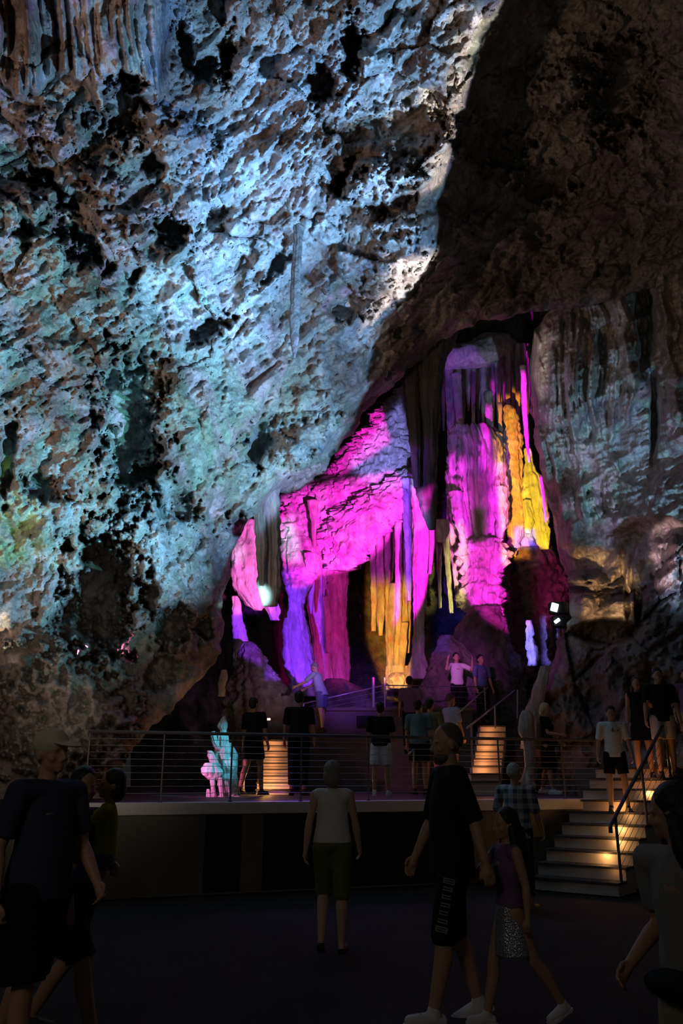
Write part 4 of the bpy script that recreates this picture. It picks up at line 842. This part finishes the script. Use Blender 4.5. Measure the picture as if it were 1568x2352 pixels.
# --- on the terrace
TZ = CT+.04
person('blonde woman in a black dress and white shoes behind the terrace railing', gz(1264, 16.6, TZ), 60, 1.68, dict(hip=(8, -8), knee=(4, 10), nod=14, arm=((20, 8, 60, 20), (10, 8, 40, 10))), top='black', sleeve=.5, bottom='skirt', bcol='black', blen=.45, shoes='shoe', hair='bob', hcol='blond', fem=True, vox=.012)
person('person in dark top and baggy white shorts behind the terrace railing', gz(876, 15.0, TZ), 170, 1.55, dict(hip=(2, -2), spread=4), top='black', sleeve=.6, bcol='white', blen=.85, shoes='shoe', hair='short', bulk=1.15, vox=.012)
person('dark figure on the left side of the orange-lit terrace stairs', gz(578, 15.8, TZ), 150, 1.72, dict(hip=(14, -8), knee=(8, 16)), top='black', sleeve=.6, bcol='black', blen=.7, shoes='darkshoe', hair='short', bulk=1.1, vox=.012)
person('dark figure standing right of the orange-lit terrace stairs', gz(684, 15.2, TZ), 175, 1.76, dict(hip=(2, -2)), top='black', sleeve=.6, bottom='trousers', bcol='black', blen=1.8, shoes='darkshoe', hair='short', bulk=1.12, vox=.012)
person('dark-haired person in a teal shirt behind the bald man', gz(966, 16.4, TZ), 160, 1.72, dict(), top='teal', sleeve=.6, bcol='black', blen=.8, shoes='darkshoe', hair='short', bulk=1.2, vox=.013)
person('visitor in a dull green shirt behind the bald head', gz(994, 17.4, TZ), 150, 1.84, dict(), top='olive', sleeve=.6, bcol='black', blen=.8, shoes='darkshoe', hair='short', bulk=1.15, vox=.013)
person('balding visitor in a pale blue shirt above the bald man', gz(1042, 18.2, TZ+.15), 120, 1.86, dict(nod=8), top='paleblue', sleeve=.6, bcol='black', blen=.8, shoes='darkshoe', hair='crop', hcol='stub', vox=.013)
# --- on the upper walkway
person('bent elderly visitor in a white shirt and blue shorts leaning on the rail', gz(738, 19.35, at(735, 1682, 19.35).z), -115, 1.60, dict(lean=18, nod=16, arm=((48, 10, 20, 0), (48, 10, 20, 0)), hip=(4, -4)), top='paleblue', top_len=-.05, sleeve=.6, bcol='blue', blen=.8, shoes='darkshoe', hair='crop', hcol='grey', bulk=1.1, vox=.012, skin=SK)
person('visitor in a white top raising both hands beside the dark mound', gz(1054, 20.3, zt-.25), 10, 1.66, dict(arm=((60, 30, 100, 20), (60, 30, 100, 20)), nod=0), top='white', top_len=.02, sleeve=.6, bottom='trousers', bcol='black', blen=1.8, shoes='darkshoe', hair='short', vox=.012)
person('dim visitor in blue standing by the far end of the walkway', gz(1112, 20.2, zt-.35), 30, 1.70, dict(), top='blue', sleeve=.6, bottom='trousers', bcol='black', blen=1.8, shoes='darkshoe', hair='short', vox=.013)
person('dark-haired visitor in a pinkish top under the golden pipes', gz(944, 19.4, at(944, 1730, 19.4).z), 170, 1.70, dict(nod=10), top='lilac', sleeve=.6, bottom='trousers', bcol='black', blen=1.8, shoes='darkshoe', hair='short', vox=.013)
# ================================================================ light
w = bpy.data.worlds.new('World'); sc.world = w; w.use_nodes = True
w.node_tree.nodes['Background'].inputs[0].default_value = (.56, .53, .54, 1); w.node_tree.nodes['Background'].inputs[1].default_value = .019
def P(px, py, Y): return at(px, py, Y)
EDGE = [P(1112, -60, 10.8), P(975, 640, 14.4), P(852, 930, 16.6), P(765, 1095, 17.2), P(540, 1290, 16.5), P(180, 1450, 14), P(-300, 1100, 12), P(-300, -300, 9)]
ES = [.003, .004, .01, .01, .05, .12, .1, .1]
# main cool projector from the lower right over the big wall; its right shutter follows the ridge
lamp('projector', (5.5, 7.0, 1.2), None, (.88, .95, 1), 13000, poly=EDGE, soft=ES,
     tints=[(.02, .05, .14), (.08, .24, .62), (.28, .55, 1.0), (.14, .34, .48), (.38, .42, 1.0), (.12, .55, .55), (.03, .10, .12)], tscale=5.5, contrast=(.3, .72))
lamp('projector', (5.0, 8.0, 1.0), None, (.20, .50, 1.0), 23000, poly=[P(1000, -60, 10.8), P(905, 330, 13), P(600, 860, 15), P(380, 760, 13), P(420, 300, 12), P(640, -60, 10.8)], soft=[.05, .06, .08, .08, .08, .08])
lamp('projector', (4.0, 7.0, 1.0), P(130, 950, 13), (.12, .6, .58), 6500, cone=44, blend=1)
lamp('projector', (3.5, 9.0, 1.0), P(600, 980, 15.5), (.2, .58, .55), 3600, cone=26, blend=1)
lamp('projector', (5.0, 7.5, 1.2), None, (1, .86, .62), 26000, poly=[P(1112, -60, 10.8), P(1020, 410, 12.9), P(935, 430, 13), P(960, 200, 12), P(1020, -60, 11)], soft=[.003, .015, .03, .03, .03])
lamp('projector', (5.0, 7.5, 1.2), P(880, 330, 12.8), (1, .8, .62), 2600, cone=9, blend=1)
lamp('projector', (5.0, 7.5, 1.2), None, (1, .84, .80), 30000, poly=[P(900, 510, 14), P(985, 560, 14.4), P(975, 640, 14.4), P(895, 830, 16), P(850, 880, 16.5), P(860, 700, 15), P(860, 560, 14)], soft=[.01, .004, .004, .02, .02, .02, .02])
lamp('unseen_flood', (-7, 4, 2), P(250, 600, 12), (1, .60, .42), 1700, cone=90, blend=1, size=.4)
lamp('unseen_flood', (-3.2, 9, 1.0), P(20, 1230, 12.8), (.45, 1, .25), 900, cone=16, blend=1)
lamp('unseen_flood', (-3.4, 9.6, 1.6), P(-14, 1440, 12.8), (1, .70, .45), 1300, cone=9, blend=.7)
# ---- far chamber: shuttered colour projectors, unseen lamps placed in open air above the terrace
MG = (1, .02, .70)
def pr(x, z, col, power, poly, soft=.006, y=13.2, **kw): return lamp('projector', (x, y, z), None, col, power, poly=[P(*p) for p in poly], soft=soft, **kw)
pr(3.0, 3.4, (1, 1, 1), 19000, [(960, 1060, 25), (960, 1165, 24), (830, 1315, 24), (640, 1340, 24), (630, 1140, 25), (750, 1075, 25), (880, 1075, 25)], .008, tints=[(.5, .02, .6), (1, .02, .6), (1, .03, .8), (1, .12, .8), (.8, .02, .7)], tscale=45)
pr(2.2, 3.4, MG, 16000, [(930, 885, 25), (900, 1000, 25), (790, 1075, 25), (740, 1085, 25), (860, 930, 25)], .006)
pr(1.6, 3.4, (.30, .30, 1), 9000, [(935, 900, 25), (965, 1000, 25), (960, 1090, 25), (860, 1110, 25), (790, 1060, 25), (870, 970, 25)], .012)
lamp('projector', (-2, 13.2, 3.2), P(676, 1245, 23.5), (.45, .95, 1), 9000, cone=7, blend=1)
lamp('projector', (-2, 13.2, 3.2), P(540, 1262, 21.5), (.45, .95, 1), 1700, cone=5, blend=1)
pr(1.0, 3.2, (1, .16, .72), 9000, [(515, 1190, 21.5), (620, 1190, 21.5), (625, 1410, 21.5), (520, 1410, 21.5)])
pr(.2, 3.2, (.30, .04, 1), 9000, [(520, 1400, 21.5), (575, 1400, 21.5), (575, 1530, 21.5), (520, 1500, 21.5)])
pr(.2, 3.2, (.35, .03, 1), 6000, [(600, 1330, 22.4), (646, 1330, 22.4), (646, 1430, 22.4), (610, 1430, 22.4)])
pr(-2.4, 3.4, (.22, .03, 1), 9000, [(636, 1310, 23), (722, 1310, 23), (722, 1575, 23), (655, 1575, 23)])
pr(-4.2, 3.4, (1, .25, .6), 3500, [(636, 1340, 23), (690, 1340, 23), (690, 1575, 23), (655, 1575, 23)], .01)
pr(2.5, 3.4, (.9, .01, .42), 3300, [(700, 1300, 24.5), (815, 1300, 24.5), (815, 1590, 24.5), (700, 1590, 24.5)], .02)
pr(.5, 3.4, (1, .40, .04), 9000, [(844, 1340, 24.2), (946, 1340, 24.2), (948, 1590, 24.2), (885, 1590, 24.2), (844, 1470, 24.2)], [.03, .003, .006, .006, .006], tints=[(1, .12, .02), (1, .42, .03), (1, .55, .08)], tscale=70)
pr(-1.2, 3.4, (.8, .02, .7), 2600, [(870, 1180, 24.4), (948, 1150, 24.4), (946, 1340, 24.2), (850, 1340, 24.2)], .01)
pr(-1.4, 3.4, (.22, .03, 1), 12000, [(920, 1100, 24), (945, 1090, 24), (945, 1390, 24), (928, 1390, 24)], .004)
pr(3.6, 3.4, (1, .01, .72), 17000, [(944, 1120, 22.5), (1008, 1165, 22.5), (1034, 1235, 22.5), (990, 1330, 22.5), (988, 1565, 22.5), (934, 1565, 22.5)], .004)
pr(3.0, 3.6, (.85, .75, .18), 7500, [(996, 1255, 23.3), (1024, 1215, 23.4), (1030, 1085, 23.6), (1066, 1240, 23.6), (1062, 1350, 23.6), (1045, 1420, 23.3), (1000, 1420, 23.3)], .006)
MT = dict(tints=[(.05, .01, .3), (.35, .03, .9), (1, .02, .75), (.7, .02, .6), (1, .03, .9), (.1, .02, .4)], tscale=75, contrast=(.3, .7))
pr(3.4, 2.6, (1, .02, .78), 15000, [(1028, 1040, 22.8), (1076, 1040, 22.8), (1080, 1170, 22.6), (1086, 1250, 22.6), (1040, 1250, 22.6), (1028, 1150, 22.6)], [.004, .012, .012, .004, .004, .004], **MT)
pr(3.4, 2.6, (1, .02, .70), 13000, [(1125, 1050, 22.8), (1168, 1050, 22.8), (1168, 1242, 22.6), (1118, 1242, 22.6)], [.01, .004, .004, .015], **MT)
pr(3.4, 2.6, (.16, .03, .9), 4200, [(1066, 1000, 22.8), (1140, 1000, 22.8), (1140, 1160, 22.6), (1070, 1160, 22.6)], .012, **MT)
pr(3.0, 3.4, (1, .02, .62), 11000, [(1040, 1244, 22.6), (1172, 1244, 22.6), (1172, 1340, 22.6), (1165, 1450, 22.6), (1110, 1420, 22.6), (1050, 1340, 22.6)], .006, tints=[(.2, .01, .5), (1, .02, .5), (.8, .02, .6), (1, .03, .9), (.15, .02, .3)], tscale=90)
pr(4.5, 3.2, (1, .56, .28), 3600, [(1306, 1300, 18.5), (1460, 1300, 18.5), (1440, 1400, 17.5), (1370, 1420, 17.5), (1310, 1400, 18)], .03, tints=[(.1, .1, .03), (1, .45, .2), (.4, .34, .12), (1, .45, .28), (.1, .08, .06)], tscale=70)
pr(4.5, 3.2, (.9, .42, .5), 3600, [(1480, 1290, 17), (1530, 1210, 17), (1600, 1195, 17), (1600, 1300, 16.5), (1500, 1350, 16.6)], .012, tints=[(.1, .08, .05), (1, .5, .6), (.4, .3, .6), (1, .7, .35), (.1, .08, .06)], tscale=60)
pr(-1.6, 3.2, (.16, .04, 1), 2600, [(1008, 745, 24), (1215, 745, 24), (1205, 960, 24), (1145, 1060, 24), (1022, 1070, 24)], .012, tints=[(.04, .02, .2), (.12, .08, .8), (.3, .06, 1), (.6, .02, .8), (.1, .05, .4)], tscale=50)
pr(-1.6, 3.2, (.45, .2, 1), 2200, [(1008, 760, 24), (1175, 760, 24), (1165, 835, 24), (1008, 850, 24)], .008)
pr(.5, 3.2, (1, .02, .9), 12000, [(1106, 930, 22.9), (1134, 930, 22.9), (1130, 1065, 22.9), (1116, 1065, 22.9)], .003)
pr(1.6, 3.4, (1, .42, .02), 17000, [(1140, 925, 23.5), (1194, 925, 23.5), (1205, 1040, 23.5), (1210, 1290, 23.2), (1165, 1290, 23.5), (1150, 1100, 23.5)], .004, tints=[(1, .6, .01), (1, .22, .04), (1, .34, .03), (1, .62, .01)], tscale=55)
pr(1.8, 3.4, (.95, .60, .01), 13000, [(1197, 1020, 23.2), (1226, 1020, 23.2), (1268, 1200, 23.2), (1268, 1268, 23.2), (1200, 1240, 23.2)], .004)
pr(2.0, 3.4, (1, .01, .85), 26000, [(1194, 850, 22.3), (1212, 850, 22.3), (1222, 1066, 22.3), (1206, 1066, 22.3)], .002)
pr(2.4, 3.4, (1, .01, .85), 22000, [(1236, 1090, 22.4), (1248, 1090, 22.4), (1258, 1205, 22.4), (1248, 1205, 22.4)], .002)
pr(2.0, 3.4, (.06, .04, 1), 12000, [(1182, 1205, 23.8), (1234, 1205, 23.8), (1234, 1258, 23.8), (1182, 1258, 23.8)], .004)
pr(-1.0, 3.4, (1, .01, .35), 3600, [(1225, 1240, 23.5), (1318, 1290, 23.5), (1312, 1430, 23.5), (1235, 1430, 23.5)], .02)
pr(0, 3.4, (.22, .18, 1), 16000, [(1200, 1425, 22), (1234, 1425, 22), (1236, 1525, 22), (1202, 1525, 22)], .003)
pr(1.0, 3.4, (.04, .04, 1), 2500, [(990, 1400, 24), (1050, 1400, 24), (1050, 1500, 24), (985, 1500, 24)], .01)
# terrace level mounds and statue: unseen spots placed in open air, mostly violet
lamp('unseen_spot', (0, 14, 4.2), P(800, 1600, 22), (.35, .08, 1), 1100, cone=26, blend=1)
lamp('unseen_spot', (1.5, 15, 4.8), P(1040, 1540, 21.5), (.7, .12, .8), 900, cone=24, blend=1)
lamp('unseen_spot', (1.6, 15, 4.6), P(600, 1570, 20.4), (.7, .42, .7), 420, cone=24, blend=1)
lamp('unseen_spot', (-.6, 13.4, 3.8), P(516, 1715, 15), (.10, .72, 1), 420, cone=19, blend=.7)
lamp('unseen_spot', (-3.6, 13.8, 1.7), P(486, 1780, 15), (1, .2, .6), 420, cone=36, blend=.8)
lamp('unseen_spot', (-1.0, 13.6, 2.2), P(700, 1835, 13), (.25, .05, 1), 30, cone=100, blend=1)
# right wall
lamp('projector', (-1.0, 13.5, 3.0), P(1330, 880, 20), (.42, .5, .8), 1100, cone=26, blend=1)
lamp('projector', (6.2, 12.5, 2.6), P(1440, 1050, 19), (.40, .55, .75), 5200, cone=34, blend=1, tints=[(.02, .03, .06), (.16, .30, .55), (.10, .34, .36), (.32, .32, .6), (.02, .03, .06)], tscale=9)
lamp('projector', (-2.0, 13.5, 3.2), P(1268, 795, 20.5), (1, .74, .62), 4200, cone=9, blend=1)
lamp('uplight', (6.9, 16.0, 4.6), P(1380, 1350, 18.3), (1, .58, .25), 150, cone=80, blend=1)
# unseen fill lamps added for the faint ambient over rock and people
lamp('unseen_flood', (2, 4, 2), P(1350, 300, 12), (.85, .78, .70), 240, cone=80, blend=1, size=.3)
lamp('unseen_flood', (-2, 5, 2), P(150, 1580, 13), (.95, .75, .62), 260, cone=44, blend=1, size=.3)
lamp('unseen_flood', (-3, -2, 4.5), (-.6, 8, .8), (1, .86, .74), 105, cone=70, blend=1, size=.8)
# warm lamps under the stair nosings, and unseen extra ones for the legs
def under(p, power, col=(1, .50, .16), size=.02):
    Ld = bpy.data.lights.new('step_lamp', 'POINT'); Ld.energy = power; Ld.color = col; Ld.shadow_soft_size = size
    o = bpy.data.objects.new('step_lamp', Ld); COL.objects.link(o); o.location = p
for k, f, w_ in ((2, .72, 1.1), (3, .78, 1.0), (4, .72, 1.3), (5, .75, .35), (1, .9, .12), (6, .6, .25)):
    p = strp(k, f, rise-.045)-ad*.10; under(p, 1.5*w_)
under(strp(7, .85, .1)-ad*.05, 1.0); under(strp(9, .8, .25), 1.6)
for c, c2, w2 in fa[1:]:
    under(Vector((c.x-w2*.2, c.y-.22, c.z+.02)), 2.2, (1, .40, .15))
under(Vector((fa[1][0].x-.15, fa[1][0].y-.5, fa[1][0].z+.15)), 9, (1, .5, .12))
for i, (c, c2, w2) in enumerate(fb[2:]):
    under(Vector((c.x-w2*.3, c.y-.20, c.z+.03)), 2.2 if i < 4 else 1.3, (1, .38, .13))
under(strp(6, .55, .02)-ad*.16, 1.6, (1, .38, .10)); under(strp(8, .75, .25)-ad*.3, 2.4, (1, .36, .10))  # added unseen lamps in open air, warming legs on the stairs
